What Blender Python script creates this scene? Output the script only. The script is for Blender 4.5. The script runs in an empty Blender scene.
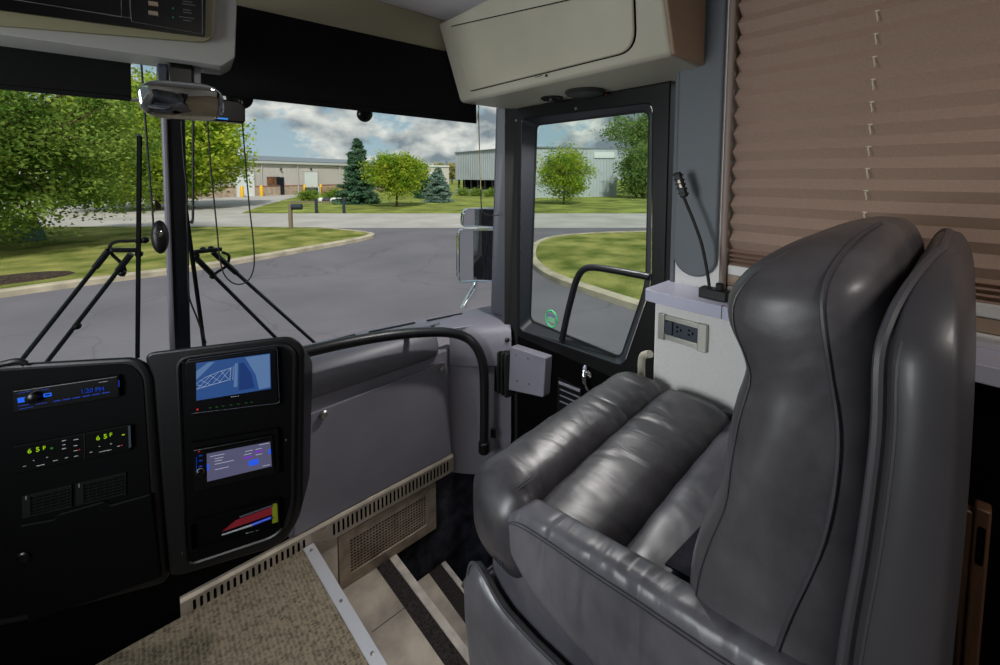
import bpy, bmesh, math, random
import numpy as np
from mathutils import Vector as V, Matrix
R = math.radians
random.seed(7)
sc = bpy.context.scene
col = sc.collection
# ------------------------------------------------------------------ camera
F, CX, CY = 411.0, 500.0, 205.0
YAW, PITCH, H = R(41.07), R(4.036), 1.35
EYE = V((0, 0, H))
FW = V((math.sin(YAW) * math.cos(PITCH), math.cos(YAW) * math.cos(PITCH), -math.sin(PITCH)))
RT = V((math.cos(YAW), -math.sin(YAW), 0))
UP = RT.cross(FW)
cam = bpy.data.cameras.new('camera')
cam.sensor_width = 36
cam.lens = F / 1000 * 36
cam.shift_y = (CY - 332.5) / 1000
cam.clip_start = 0.02
cam.clip_end = 600
co = bpy.data.objects.new('camera', cam)
col.objects.link(co)
co.location = EYE
co.rotation_euler = FW.to_track_quat('-Z', 'Y').to_euler()
sc.camera = co

def ray(px, py):
    return FW + RT * ((px - CX) / F) + UP * ((CY - py) / F)
def on(px, py, pt, n):
    d = ray(px, py); n = V(n)
    return EYE + d * ((V(pt) - EYE).dot(n) / d.dot(n))
def PX(px, py, x): return on(px, py, (x, 0, 0), (1, 0, 0))
def PY(px, py, y): return on(px, py, (0, y, 0), (0, 1, 0))
def PZ(px, py, z): return on(px, py, (0, 0, z), (0, 0, 1))
GZ = -1.15                      # the ground outside
def G(px, py, z=GZ): return PZ(px, py, z)
def GD(px, D, z=GZ):            # ground point at depth D seen in column px
    d = V((math.sin(YAW), math.cos(YAW), 0)) + RT * ((px - CX) / 412.0)
    p = d * D; return V((p.x, p.y, z))
# ------------------------------------------------------------------ materials
def lin(c):
    return tuple(((x / 255 / 12.92) if x / 255 <= .04045 else ((x / 255 + .055) / 1.055) ** 2.4) for x in c) + (1,)
def M(name, c, rough=.5, metal=0, bump=None, var=None, spec=.5, coat=0, sheen=0, trans=0, scale3=(1, 1, 1), c2=None):
    m = bpy.data.materials.new(name); m.use_nodes = True
    nt = m.node_tree; N = nt.nodes; L = nt.links
    b = N['Principled BSDF']
    b.inputs['Base Color'].default_value = lin(c)
    b.inputs['Roughness'].default_value = rough
    b.inputs['Metallic'].default_value = metal
    b.inputs['Specular IOR Level'].default_value = spec
    if coat: b.inputs['Coat Weight'].default_value = coat; b.inputs['Coat Roughness'].default_value = .15
    if sheen: b.inputs['Sheen Weight'].default_value = sheen
    tc = N.new('ShaderNodeTexCoord'); mp = N.new('ShaderNodeMapping')
    mp.inputs['Scale'].default_value = scale3
    L.new(tc.outputs['Object'], mp.inputs['Vector'])
    if var:
        n = N.new('ShaderNodeTexNoise'); n.inputs['Scale'].default_value = var[0]; n.inputs['Detail'].default_value = 5
        L.new(mp.outputs[0], n.inputs['Vector'])
        r = N.new('ShaderNodeValToRGB')
        r.color_ramp.elements[0].position = .33; r.color_ramp.elements[1].position = .67
        k = var[1]
        r.color_ramp.elements[0].color = lin([max(0, x * (1 - k)) for x in c])
        r.color_ramp.elements[1].color = lin(c2) if c2 else lin([min(255, x * (1 + k)) for x in c])
        L.new(n.outputs['Fac'], r.inputs[0]); L.new(r.outputs[0], b.inputs['Base Color'])
    if bump:
        prev = None
        bl = bump if isinstance(bump, list) else [bump]
        for (s, st, dist) in bl:
            n = N.new('ShaderNodeTexNoise'); n.inputs['Scale'].default_value = s; n.inputs['Detail'].default_value = 4
            L.new(mp.outputs[0], n.inputs['Vector'])
            bp = N.new('ShaderNodeBump'); bp.inputs['Strength'].default_value = st; bp.inputs['Distance'].default_value = dist
            L.new(n.outputs['Fac'], bp.inputs['Height'])
            if prev: L.new(prev.outputs[0], bp.inputs['Normal'])
            prev = bp
        L.new(prev.outputs[0], b.inputs['Normal'])
    return m
def LEATHER(name, c, c2, rough, wr, scale, st, coat=.15):
    """leather: tone worn unevenly, soft puckers, fine creases (ridged noise) and grain"""
    m = bpy.data.materials.new(name); m.use_nodes = True
    nt = m.node_tree; N = nt.nodes; L = nt.links; b = N['Principled BSDF']
    b.inputs['Roughness'].default_value = rough; b.inputs['Specular IOR Level'].default_value = .5
    b.inputs['Coat Weight'].default_value = coat; b.inputs['Coat Roughness'].default_value = .28
    tc = N.new('ShaderNodeTexCoord'); mp = N.new('ShaderNodeMapping'); mp.inputs['Scale'].default_value = scale
    L.new(tc.outputs['Object'], mp.inputs[0])
    n = N.new('ShaderNodeTexNoise'); n.inputs['Scale'].default_value = 7; n.inputs['Detail'].default_value = 7; n.inputs['Roughness'].default_value = .65; L.new(tc.outputs['Object'], n.inputs['Vector'])
    r = N.new('ShaderNodeValToRGB'); r.color_ramp.elements[0].position = .36; r.color_ramp.elements[1].position = .66
    r.color_ramp.elements[0].color = lin(c); r.color_ramp.elements[1].color = lin(c2)
    L.new(n.outputs['Fac'], r.inputs[0]); L.new(r.outputs[0], b.inputs['Base Color'])
    prev = None
    for (sc_, s_, d_, typ, det, inv) in ((6, st * .55, .020, 'FBM', 3, False), (9, st * wr, .018, 'RIDGED_MULTIFRACTAL', 3, True), (420, .18, .0006, 'FBM', 2, False)):
        t = N.new('ShaderNodeTexNoise'); t.noise_type = typ; t.inputs['Scale'].default_value = sc_; t.inputs['Detail'].default_value = det; t.inputs['Distortion'].default_value = .6 if sc_ < 100 else 0
        L.new(mp.outputs[0] if sc_ < 100 else tc.outputs['Object'], t.inputs['Vector'])
        k = N.new('ShaderNodeBump'); k.inputs['Strength'].default_value = s_; k.inputs['Distance'].default_value = d_; k.invert = inv
        L.new(t.outputs['Fac'], k.inputs['Height'])
        if prev: L.new(prev.outputs[0], k.inputs['Normal'])
        prev = k
    L.new(prev.outputs[0], b.inputs['Normal'])
    return m
def EM(name, c, s=1.0):
    m = bpy.data.materials.new(name); m.use_nodes = True
    b = m.node_tree.nodes['Principled BSDF']
    b.inputs['Base Color'].default_value = (0, 0, 0, 1); b.inputs['Emission Color'].default_value = lin(c)
    b.inputs['Emission Strength'].default_value = s; b.inputs['Roughness'].default_value = .3
    return m
def GLASS(name, tint=(250, 253, 252), refl=.06, rough=.0):
    m = bpy.data.materials.new(name); m.use_nodes = True
    nt = m.node_tree; N = nt.nodes; L = nt.links
    N.remove(N['Principled BSDF'])
    t = N.new('ShaderNodeBsdfTransparent'); t.inputs[0].default_value = lin(tint)
    g = N.new('ShaderNodeBsdfGlossy'); g.inputs['Roughness'].default_value = rough
    lw = N.new('ShaderNodeLayerWeight'); lw.inputs[0].default_value = .12
    ma = N.new('ShaderNodeMath'); ma.operation = 'MULTIPLY'; ma.inputs[1].default_value = refl * 6
    L.new(lw.outputs['Fresnel'], ma.inputs[0])
    mx = N.new('ShaderNodeMixShader'); L.new(ma.outputs[0], mx.inputs[0]); L.new(t.outputs[0], mx.inputs[1]); L.new(g.outputs[0], mx.inputs[2])
    L.new(mx.outputs[0], N['Material Output'].inputs[0])
    return m
def LEAF(name, c1, c2, sc_=1.2, trans=.45):
    m = bpy.data.materials.new(name); m.use_nodes = True
    nt = m.node_tree; N = nt.nodes; L = nt.links
    N.remove(N['Principled BSDF'])
    tc = N.new('ShaderNodeTexCoord'); n = N.new('ShaderNodeTexNoise'); n.inputs['Scale'].default_value = sc_; n.inputs['Detail'].default_value = 6
    L.new(tc.outputs['Object'], n.inputs['Vector'])
    r = N.new('ShaderNodeValToRGB'); r.color_ramp.elements[0].position = .35; r.color_ramp.elements[1].position = .66
    r.color_ramp.elements[0].color = lin(c1); r.color_ramp.elements[1].color = lin(c2)
    L.new(n.outputs['Fac'], r.inputs[0])
    d = N.new('ShaderNodeBsdfDiffuse'); t = N.new('ShaderNodeBsdfTranslucent')
    L.new(r.outputs[0], d.inputs[0]); L.new(r.outputs[0], t.inputs[0])
    mx = N.new('ShaderNodeMixShader'); mx.inputs[0].default_value = trans
    L.new(d.outputs[0], mx.inputs[1]); L.new(t.outputs[0], mx.inputs[2]); L.new(mx.outputs[0], N['Material Output'].inputs[0])
    return m
def WEAVE(name, ca, cb, sx, sy, bumpd):      # looped woven carpet
    m = bpy.data.materials.new(name); m.use_nodes = True
    nt = m.node_tree; N = nt.nodes; L = nt.links; b = N['Principled BSDF']; b.inputs['Roughness'].default_value = .95; b.inputs['Specular IOR Level'].default_value = .1
    tc = N.new('ShaderNodeTexCoord'); mp = N.new('ShaderNodeMapping'); mp.inputs['Scale'].default_value = (sx, sy, 1)
    L.new(tc.outputs['Object'], mp.inputs['Vector'])
    vo = N.new('ShaderNodeTexVoronoi'); vo.inputs['Scale'].default_value = 1; vo.inputs['Randomness'].default_value = .45
    L.new(mp.outputs[0], vo.inputs['Vector'])
    no = N.new('ShaderNodeTexNoise'); no.inputs['Scale'].default_value = 60; no.inputs['Detail'].default_value = 3; L.new(tc.outputs['Object'], no.inputs['Vector'])
    ad = N.new('ShaderNodeMath'); ad.operation = 'MULTIPLY_ADD'; ad.inputs[1].default_value = .8; L.new(vo.outputs['Distance'], ad.inputs[0]); L.new(no.outputs['Fac'], ad.inputs[2])
    r = N.new('ShaderNodeValToRGB'); r.color_ramp.elements[0].position = .45; r.color_ramp.elements[1].position = 1.15 - .15
    r.color_ramp.elements[0].color = lin(ca); r.color_ramp.elements[1].color = lin(cb)
    L.new(ad.outputs[0], r.inputs[0]); L.new(r.outputs[0], b.inputs['Base Color'])
    bp = N.new('ShaderNodeBump'); bp.inputs['Strength'].default_value = 1; bp.inputs['Distance'].default_value = bumpd; bp.invert = True
    L.new(vo.outputs['Distance'], bp.inputs['Height']); L.new(bp.outputs[0], b.inputs['Normal'])
    return m
LEATHER_B = [(16, .5, .012), (45, .3, .005), (420, .25, .0008)]
mt = dict(
 leather=LEATHER('grey_leather', (70, 69, 76), (90, 88, 95), .36, .5, (1.0, 1.0, .8), .55),
 leather_back=LEATHER('brownish_grey_leather', (60, 57, 60), (86, 83, 87), .42, .7, (1.0, 1.0, .55), .95),
 leather_arm=LEATHER('puckered_grey_leather', (80, 79, 86), (102, 100, 107), .38, .7, (.6, 2.0, .6), 1.0),
 leather_worn=LEATHER('worn_dark_leather', (44, 42, 46), (74, 71, 76), .40, .6, (2.2, .7, 1.0), .6),
 leather_shell=M('dark_grey_upholstery', (60, 58, 62), .44, bump=(420, .15, .0005), var=(4, .08), coat=.08),
 piping=M('leather_piping', (66, 65, 70), .45, bump=(300, .2, .0006)),
 stitch=M('grey_thread', (140, 138, 145), .8),
 black=M('black_plastic', (9, 9, 11), .42, bump=(500, .15, .0005), spec=.35),
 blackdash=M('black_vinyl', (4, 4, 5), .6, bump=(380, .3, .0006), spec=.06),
 blackgloss=M('black_gloss_plastic', (6, 6, 8), .3, spec=.3),
 blackmetal=M('black_painted_metal', (16, 17, 21), .38),
 rubber=M('black_rubber', (14, 14, 15), .7),
 shade=M('black_shade_fabric', (9, 9, 11), .85, bump=(700, .2, .0005), spec=.2),
 greydash=M('grey_moulded_plastic', (124, 122, 133), .5, bump=(450, .2, .0006), var=(3, .06)),
 greypad=M('grey_vinyl_pad', (104, 103, 112), .42, bump=(350, .35, .0006)),
 deck=M('grey_dash_top', (122, 122, 132), .42, bump=(400, .2, .0006)),
 alu=M('brushed_aluminium', (208, 208, 214), .36, .45, bump=(90, .12, .0006), scale3=(1, 12, 12)),
 bronze=M('bronze_anodised_metal', (156, 142, 126), .42, .4, bump=(60, .1, .0006), var=(20, .12)),
 gold=M('gold_anodised_metal', (170, 159, 146), .42, .45, var=(12, .1)),
 chrome=M('chrome', (225, 228, 232), .08, 1),
 mirror=M('mirror_silver', (225, 230, 232), .02, 1),
 screw=M('steel_screw', (170, 165, 155), .35, 1),
 dark=M('dark_void', (3, 3, 3), .9, spec=.05),
 bulk=M('dark_mottled_carpet', (38, 38, 44), .95, bump=(60, .6, .004), var=(14, .55), spec=.1),
 cream=M('cream_painted_panel', (178, 174, 158), .45, bump=(160, .18, .0008), var=(2, .04)),
 creamface=M('cream_vinyl_door', (172, 168, 150), .5, bump=(260, .25, .0007), var=(2.5, .05)),
 tan=M('tan_end_panel', (150, 128, 108), .5, bump=(260, .2, .0007)),
 beige=M('beige_valance', (172, 165, 140), .6, bump=(200, .15, .0006)),
 ceil=M('pale_ceiling_liner', (232, 230, 238), .7, bump=(300, .1, .0006)),
 wallp=M('pale_grey_wall_panel', (204, 202, 200), .6, bump=(220, .12, .0006), var=(140, .015)),
 ledge=M('lavender_grey_laminate', (178, 178, 196), .3, var=(3, .03)),
 trimtan=M('mauve_trim', (132, 116, 108), .5),
 pillar=M('grey_pillar_cover', (86, 88, 96), .5, bump=(400, .15, .0005)),
 podvinyl=M('dark_grey_vinyl', (13, 13, 15), .42, bump=(380, .25, .0006), spec=.3),
 slate=M('slate_black_vinyl', (32, 35, 42), .5, bump=(350, .25, .0006)),
 pad=M('slate_vinyl_pad', (88, 94, 100), .55, bump=[(40, .1, .002), (420, .25, .0006)]),
 wood=M('brown_wood', (66, 43, 29), .5, bump=(30, .3, .001), var=(6, .3), scale3=(8, 8, .7)),
 consolegrey=M('light_grey_console', (150, 150, 146), .42, bump=(200, .15, .0006)),
 rim=M('olive_console_trim', (128, 124, 96), .5),
 nickel=M('satin_nickel', (190, 188, 180), .35, .85),
 outlet=M('slate_outlet_plastic', (46, 52, 64), .4),
 tile=M('beige_stone_tile', (190, 178, 164), .5, bump=(40, .2, .002), var=(7, .16)),
 strip=M('black_grit_strip', (42, 37, 36), .9, bump=(300, .8, .002), var=(160, .6)),
 nosing=M('pale_stone_nosing', (205, 196, 186), .6, bump=(80, .2, .001), var=(20, .1)),
 carpet=WEAVE('beige_loop_carpet', (72, 64, 53), (138, 126, 108), 85, 150, .004),
 asphalt=M('grey_asphalt', (114, 110, 117), .95, bump=(9, .4, .02), var=(.5, .05), spec=.15),
 concrete=M('pale_concrete', (176, 170, 166), .95, var=(.5, .06), spec=.15),
 curb=M('concrete_kerb', (176, 164, 146), .95, bump=(30, .3, .01), var=(2, .12), spec=.1),
 grass=M('lawn_grass', (122, 138, 62), 1, bump=(25, 1, .06), var=(1.1, .2), spec=.05, scale3=(1, 1, 1), c2=(168, 164, 96)),
 grassfar=M('far_grass', (130, 138, 72), 1, bump=(10, 1, .1), var=(.5, .2), spec=.05),
 mulch=M('brown_mulch', (58, 44, 36), 1, bump=(20, 1, .05), var=(14, .4)),
 siding=M('beige_metal_siding', (196, 188, 184), .6, var=(.2, .04)),
 siding_b=M('grey_metal_siding', (180, 186, 194), .55, var=(.2, .05)),
 wains=M('buff_block_base', (172, 152, 134), .9, bump=(10, .3, .02), var=(2, .1)),
 roofm=M('grey_metal_roof', (120, 128, 136), .5),
 white=M('white_painted_metal', (222, 226, 228), .5),
 trimw=M('pale_downpipe', (196, 196, 194), .5),
 yellow=M('yellow_paint', (232, 178, 20), .5),
 redtrim=M('rust_red_trim', (150, 92, 72), .6),
 brown=M('brown_wood_shutter', (104, 68, 44), .7, var=(3, .3)),
 glassdark=M('dark_window_glass', (30, 36, 44), .1),
 post=M('dark_slate_post', (36, 46, 60), .6),
 postwood=M('weathered_wood', (130, 116, 98), .9),
 green_box=M('green_painted_steel', (62, 96, 74), .6),
 bark=M('tree_bark', (82, 66, 50), .95, bump=(14, .8, .03), var=(6, .3)),
 leaf_a=LEAF('leaf_deep_green', (92, 128, 54), (168, 186, 92), .9),
 leaf_b=LEAF('leaf_yellow_green', (120, 158, 44), (204, 212, 84), .8),
 leaf_c=LEAF('leaf_bright_green', (118, 158, 50), (190, 196, 70), 1.2),
 leaf_d=LEAF('leaf_mid_green', (88, 120, 66), (156, 176, 100), 1.0),
 leaf_sp=LEAF('spruce_needle', (58, 96, 74), (112, 142, 112), 1.2, .15),
 leaf_bs=LEAF('blue_spruce_needle', (98, 130, 120), (158, 178, 164), 1.4, .15),
 leaf_bush=LEAF('shrub_leaf', (100, 136, 56), (164, 182, 84), 2),
 leaf_far=LEAF('far_tree_leaf', (128, 138, 84), (196, 168, 104), .15, .2),
 scr_blue=EM('screen_blue', (52, 92, 158), .62), scr_line=EM('screen_white_lines', (190, 210, 235), .62), scr_mid=EM('screen_light_blue', (104, 140, 190), .62),
 scr_dk=EM('screen_dark_blue', (34, 66, 132), .62),
 scr_grey=EM('screen_lilac_grey', (92, 92, 122), .75), scr_text=EM('screen_text', (196, 196, 220), .8), scr_btn=EM('screen_blue_button', (40, 92, 235), .9), scr_pur=EM('screen_purple', (120, 60, 190), .8),
 led_blue=EM('blue_backlight', (20, 96, 235), 1.0), led_dim=EM('dim_blue_backlight', (10, 56, 170), .7), led_green=EM('green_digit', (160, 214, 20), .75), led_red=EM('red_led', (220, 30, 40), 1.0), led_gdim=EM('dim_green_led', (40, 130, 40), .7), led_teal=EM('teal_led', (10, 110, 100), .6),
 mark=M('white_printed_marks', (150, 150, 150), .6), markdim=M('grey_printed_marks', (95, 95, 95), .6),
 red=M('red_card', (120, 14, 30), .5), blue=M('blue_plastic', (34, 66, 190), .4), silver=M('silver_plastic', (120, 122, 128), .35), lime=M('lime_tag', (110, 118, 16), .5),
 green_ring=M('green_sticker', (60, 190, 120), .5), green_fill=M('pale_green_sticker', (120, 180, 140), .5), violet=M('violet_sticker', (110, 110, 170), .5),
 cordw=M('cream_cord', (214, 206, 184), .8), string=M('olive_string', (120, 108, 72), .8),
 speaker=M('dark_speaker_grille', (34, 33, 34), .5, bump=(900, .8, .001)),
 cyan=EM('cyan_status_light', (30, 140, 230), .9),
 glass=GLASS('windscreen_glass'), glass_door=GLASS('door_glass', (240, 247, 244), .12), glass_side=GLASS('side_glass', (220, 230, 226), .08),
 steel=M('galvanised_steel', (150, 158, 160), .4, .8), lamp=EM('fill_lamp_diffuser', (255, 244, 228), 1.0),
 crate=M('pale_timber', (172, 132, 98), .8), bagw=M('white_bag', (225, 225, 228), .7), bagd=M('dark_barrel', (60, 58, 70), .6),
)
def cracked(m):
    nt = m.node_tree; N = nt.nodes; L = nt.links; b = N['Principled BSDF']; src = b.inputs['Base Color'].links[0].from_socket
    tc = N.new('ShaderNodeTexCoord'); n = N.new('ShaderNodeTexNoise'); n.inputs['Scale'].default_value = .8; n.inputs['Detail'].default_value = 5; L.new(tc.outputs['Object'], n.inputs['Vector'])
    mxv = N.new('ShaderNodeMix'); mxv.data_type = 'VECTOR'; mxv.inputs['Factor'].default_value = .55; L.new(tc.outputs['Object'], mxv.inputs['A']); L.new(n.outputs['Color'], mxv.inputs['B'])
    v = N.new('ShaderNodeTexVoronoi'); v.feature = 'DISTANCE_TO_EDGE'; v.inputs['Scale'].default_value = .55; L.new(mxv.outputs['Result'], v.inputs['Vector'])
    r = N.new('ShaderNodeValToRGB'); r.color_ramp.elements[0].position = .002; r.color_ramp.elements[1].position = .005; r.color_ramp.elements[0].color = (.80, .80, .80, 1); L.new(v.outputs['Distance'], r.inputs[0])
    mx = N.new('ShaderNodeMix'); mx.data_type = 'RGBA'; mx.blend_type = 'MULTIPLY'; mx.inputs['Factor'].default_value = 1; L.new(src, mx.inputs['A']); L.new(r.outputs[0], mx.inputs['B']); L.new(mx.outputs['Result'], b.inputs['Base Color'])
cracked(mt['asphalt'])
# pleated blind cloth: thin woven fabric that lets some daylight through
m = bpy.data.materials.new('pleated_blind_cloth'); m.use_nodes = True
nt = m.node_tree; N = nt.nodes; N.remove(N['Principled BSDF'])
d_ = N.new('ShaderNodeBsdfDiffuse'); t_ = N.new('ShaderNodeBsdfTranslucent'); x_ = N.new('ShaderNodeMixShader')
n_ = N.new('ShaderNodeTexNoise'); n_.inputs['Scale'].default_value = 260; n_.inputs['Detail'].default_value = 3
tc_ = N.new('ShaderNodeTexCoord'); r_ = N.new('ShaderNodeValToRGB'); r_.color_ramp.elements[0].color = lin((166, 142, 130)); r_.color_ramp.elements[1].color = lin((200, 176, 162))
nt.links.new(tc_.outputs['Object'], n_.inputs['Vector']); nt.links.new(n_.outputs['Fac'], r_.inputs[0]); nt.links.new(r_.outputs[0], d_.inputs[0])
t_.inputs[0].default_value = lin((196, 150, 124)); x_.inputs[0].default_value = .36
nt.links.new(d_.outputs[0], x_.inputs[1]); nt.links.new(t_.outputs[0], x_.inputs[2]); nt.links.new(x_.outputs[0], N['Material Output'].inputs[0])
mt['blind'] = m
# ------------------------------------------------------------------ mesh helpers
def rnd(pts, r, seg=5):
    """round the corners of a closed 3-D polygon; r one radius or one per corner"""
    out = []; n = len(pts)
    for i, p in enumerate(pts):
        rr = r[i] if isinstance(r, (list, tuple)) else r
        a, b = pts[i - 1], pts[(i + 1) % n]
        da, db = (a - p), (b - p)
        k = min(rr, da.length * .49, db.length * .49)
        if k < 1e-5: out += [p.copy()] * 1; continue
        A = p + da.normalized() * k; B = p + db.normalized() * k
        for j in range(seg + 1):
            t = j / seg
            out.append(A * (1 - t) ** 2 + p * 2 * t * (1 - t) + B * t * t)
    return out
def smooth_path(pts, n=6):
    pts = [V(p) for p in pts]; out = []
    for i in range(len(pts) - 1):
        p0 = pts[max(i - 1, 0)]; p1 = pts[i]; p2 = pts[i + 1]; p3 = pts[min(i + 2, len(pts) - 1)]
        for j in range(n):
            t = j / n
            out.append(.5 * ((2 * p1) + (p2 - p0) * t + (2 * p0 - 5 * p1 + 4 * p2 - p3) * t * t + (3 * p1 - p0 - 3 * p2 + p3) * t ** 3))
    out.append(pts[-1]); return out
class MB:
    def __init__(s): s.v = []; s.f = []
    def add(s, vs, fs):
        o = len(s.v); s.v += [V(p) for p in vs]; s.f += [tuple(i + o for i in f) for f in fs]; return s
    def box(s, x0, x1, y0, y1, z0, z1):
        return s.add([(x0, y0, z0), (x1, y0, z0), (x1, y1, z0), (x0, y1, z0), (x0, y0, z1), (x1, y0, z1), (x1, y1, z1), (x0, y1, z1)],
                     [(0, 3, 2, 1), (4, 5, 6, 7), (0, 1, 5, 4), (1, 2, 6, 5), (2, 3, 7, 6), (3, 0, 4, 7)])
    def hexa(s, p):          # eight corners: bottom four then top four
        return s.add(p, [(0, 3, 2, 1), (4, 5, 6, 7), (0, 1, 5, 4), (1, 2, 6, 5), (2, 3, 7, 6), (3, 0, 4, 7)])
    def prism(s, poly, off):
        n = len(poly); off = V(off)
        return s.add(list(poly) + [p + off for p in poly], [tuple(range(n))[::-1], tuple(range(n, 2 * n))] + [(i, (i + 1) % n, n + (i + 1) % n, n + i) for i in range(n)])
    def ring(s, outer, inner, off):
        n = len(outer); off = V(off); a = list(outer) + list(inner); b = [p + off for p in a]
        fs = []
        for i in range(n):
            j = (i + 1) % n
            fs += [(i, n + i, n + j, j), (2 * n + i, 2 * n + j, 3 * n + j, 3 * n + i), (i, j, 2 * n + j, 2 * n + i), (n + i, 3 * n + i, 3 * n + j, n + j)]
        return s.add(a + b, fs)
    def loft(s, rings, caps=True, closed=False):
        n = len(rings[0]); vs = [p for r in rings for p in r]; fs = []
        m = len(rings)
        for k in range(m if closed else m - 1):
            k2 = (k + 1) % m
            for i in range(n):
                j = (i + 1) % n
                fs.append((k * n + i, k * n + j, k2 * n + j, k2 * n + i))
        if caps and not closed:
            fs.append(tuple(range(n))[::-1]); fs.append(tuple((m - 1) * n + i for i in range(n)))
        return s.add(vs, fs)
    def tube(s, path, r, n=8, closed=False):
        path = [V(p) for p in path]; rings = []; m = len(path); nrm = None
        for i, p in enumerate(path):
            if closed: t = path[(i + 1) % m] - path[i - 1]
            else: t = path[min(i + 1, m - 1)] - path[max(i - 1, 0)]
            t = t.normalized()
            if nrm is None:
                a = V((0, 0, 1)) if abs(t.z) < .9 else V((1, 0, 0)); nrm = t.cross(a).normalized()
            else:
                nrm = (nrm - t * nrm.dot(t)).normalized()
            b = t.cross(nrm); rr = r[i] if isinstance(r, (list, tuple)) else r
            rings.append([p + (nrm * math.cos(2 * math.pi * k / n) + b * math.sin(2 * math.pi * k / n)) * rr for k in range(n)])
        return s.loft(rings, True, closed)
    def lathe(s, prof, o, axis, n=20):     # prof: (radius, height along axis)
        o = V(o); ax = V(axis).normalized(); a = V((0, 0, 1)) if abs(ax.z) < .9 else V((1, 0, 0)); u = ax.cross(a).normalized(); w = ax.cross(u)
        return s.loft([[o + ax * h + (u * math.cos(2 * math.pi * k / n) + w * math.sin(2 * math.pi * k / n)) * max(r, 1e-4) for k in range(n)] for r, h in prof])
    def bar(s, a, b, w, t, up=(0, 0, 1)):  # flat bar between two points
        a, b = V(a), V(b); d = (b - a).normalized(); x = d.cross(V(up)).normalized() * w / 2; y = x.cross(d).normalized() * t / 2
        return s.hexa([a - x - y, a + x - y, b + x - y, b - x - y, a - x + y, a + x + y, b + x + y, b - x + y])
    def ball(s, c, rx, ry, rz, n=14, m=9):
        c = V(c); rings = []
        for i in range(m + 1):
            th = math.pi * i / m; rr = max(math.sin(th), 1e-3)
            rings.append([c + V((rx * rr * math.cos(2 * math.pi * k / n), ry * rr * math.sin(2 * math.pi * k / n), -rz * math.cos(th))) for k in range(n)])
        return s.loft(rings)
    def build(s, name, mat, parent=None, bevel=0, seg=2, sub=0, ang=38, origin=None):
        if parent is not None: o0 = world_loc(parent)
        elif origin is not None: o0 = V(origin)
        else:
            xs = [p.x for p in s.v]; ys = [p.y for p in s.v]; zs = [p.z for p in s.v]
            o0 = V(((min(xs) + max(xs)) / 2, (min(ys) + max(ys)) / 2, min(zs)))
        me = bpy.data.meshes.new(name)
        me.from_pydata([tuple(p - o0) for p in s.v], [], s.f)
        bm = bmesh.new(); bm.from_mesh(me)
        bmesh.ops.remove_doubles(bm, verts=bm.verts, dist=1e-6)
        bmesh.ops.recalc_face_normals(bm, faces=bm.faces)
        for f in bm.faces: f.smooth = True
        bm.to_mesh(me); bm.free()
        me.set_sharp_from_angle(angle=R(ang))
        me.materials.append(mat if not isinstance(mat, str) else mt[mat])
        o = bpy.data.objects.new(name, me); col.objects.link(o)
        if parent is not None: o.parent = parent
        else: o.location = o0
        if bevel:
            b = o.modifiers.new('bevel', 'BEVEL'); b.width = bevel; b.segments = seg; b.limit_method = 'ANGLE'; b.angle_limit = R(35); b.harden_normals = False
        if sub:
            b = o.modifiers.new('sub', 'SUBSURF'); b.levels = sub; b.render_levels = sub
        return o
def world_loc(o):
    p = o.location.copy()
    while o.parent: o = o.parent; p += o.location
    return p
def tag(o, label, cat, group=None, kind=None):
    if label: o['label'] = label
    if cat: o['category'] = cat
    if group: o['group'] = group
    if kind: o['kind'] = kind
    return o
def thing(name, label, cat, loc, group=None, kind=None):
    o = bpy.data.objects.new(name, None); o.empty_display_size = .05; col.objects.link(o); o.location = loc
    return tag(o, label, cat, group, kind)
def struct(o, label=None, cat=None): return tag(o, label, cat, None, 'structure')
def copy_tree(o, parent=None):
    c = o.copy(); col.objects.link(c)
    if parent: c.parent = parent
    for ch in list(o.children): copy_tree(ch, c)
    return c
def text(body, name, mat, parent, px, py, hpx, plane, xdir, nrm, thin=.0006):
    """lettering standing on a panel: lower-left corner at pixel (px, py)"""
    cu = bpy.data.curves.new(name, 'FONT'); cu.body = body; cu.extrude = thin; cu.fill_mode = 'BOTH'
    p = plane(px, py); q = plane(px, py - hpx); cu.size = (p - q).length * 1.38
    cu.materials.append(mt[mat]); o = bpy.data.objects.new(name, cu); col.objects.link(o)
    x = V(xdir).normalized(); n = V(nrm).normalized(); y = n.cross(x)
    mw = Matrix((x, y, n)).transposed().to_4x4()
    me = o.to_mesh().copy(); me.name = name; o.to_mesh_clear(); bpy.data.objects.remove(o); bpy.data.curves.remove(cu)
    me.materials.clear(); me.materials.append(mt[mat]); o = bpy.data.objects.new(name, me); col.objects.link(o)
    o.parent = parent; o.rotation_euler = mw.to_euler(); o.location = p + n * .0012 - world_loc(parent)
    return o
# ================================================================== THE COACH SHELL
FRONT = 1.545                     # the bulkhead under the dashboard
# floor with the stairwell cut out, made of one L-shaped slab
b = MB(); b.prism([V(p) for p in ((-1.25, -3, -.04), (1.08, -3, -.04), (1.08, .60, -.04), (.46, .60, -.04), (.40, FRONT - .021, -.04), (-1.25, FRONT - .021, -.04))], (0, 0, .04))
struct(b.build('floor', 'carpet'))
b = MB(); b.box(-1.25, 1.3, -3, 1.5, 1.965, 2.0); struct(b.build('ceiling', 'ceil'))
b = MB()
b.box(-1.29, -1.25, -3, 1.7, -.04, .78); b.box(-1.29, -1.25, -3, 1.7, 1.62, 2.0); b.box(-1.29, -1.25, -3, -.3, .78, 1.62); b.box(-1.29, -1.25, 1.05, 1.7, .78, 1.62)
struct(b.build('wall_left', 'wallp'))
w3 = struct(thing('window_3', None, None, (-1.27, .45, .78)))
b = MB(); b.box(-1.272, -1.266, -.3, 1.05, .78, 1.62); b.build('pane', 'glass_side', w3)
b = MB(); b.box(-1.3, 1.3, -3.05, -3, -.04, 2.0); struct(b.build('wall_back', 'wallp'))
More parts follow.
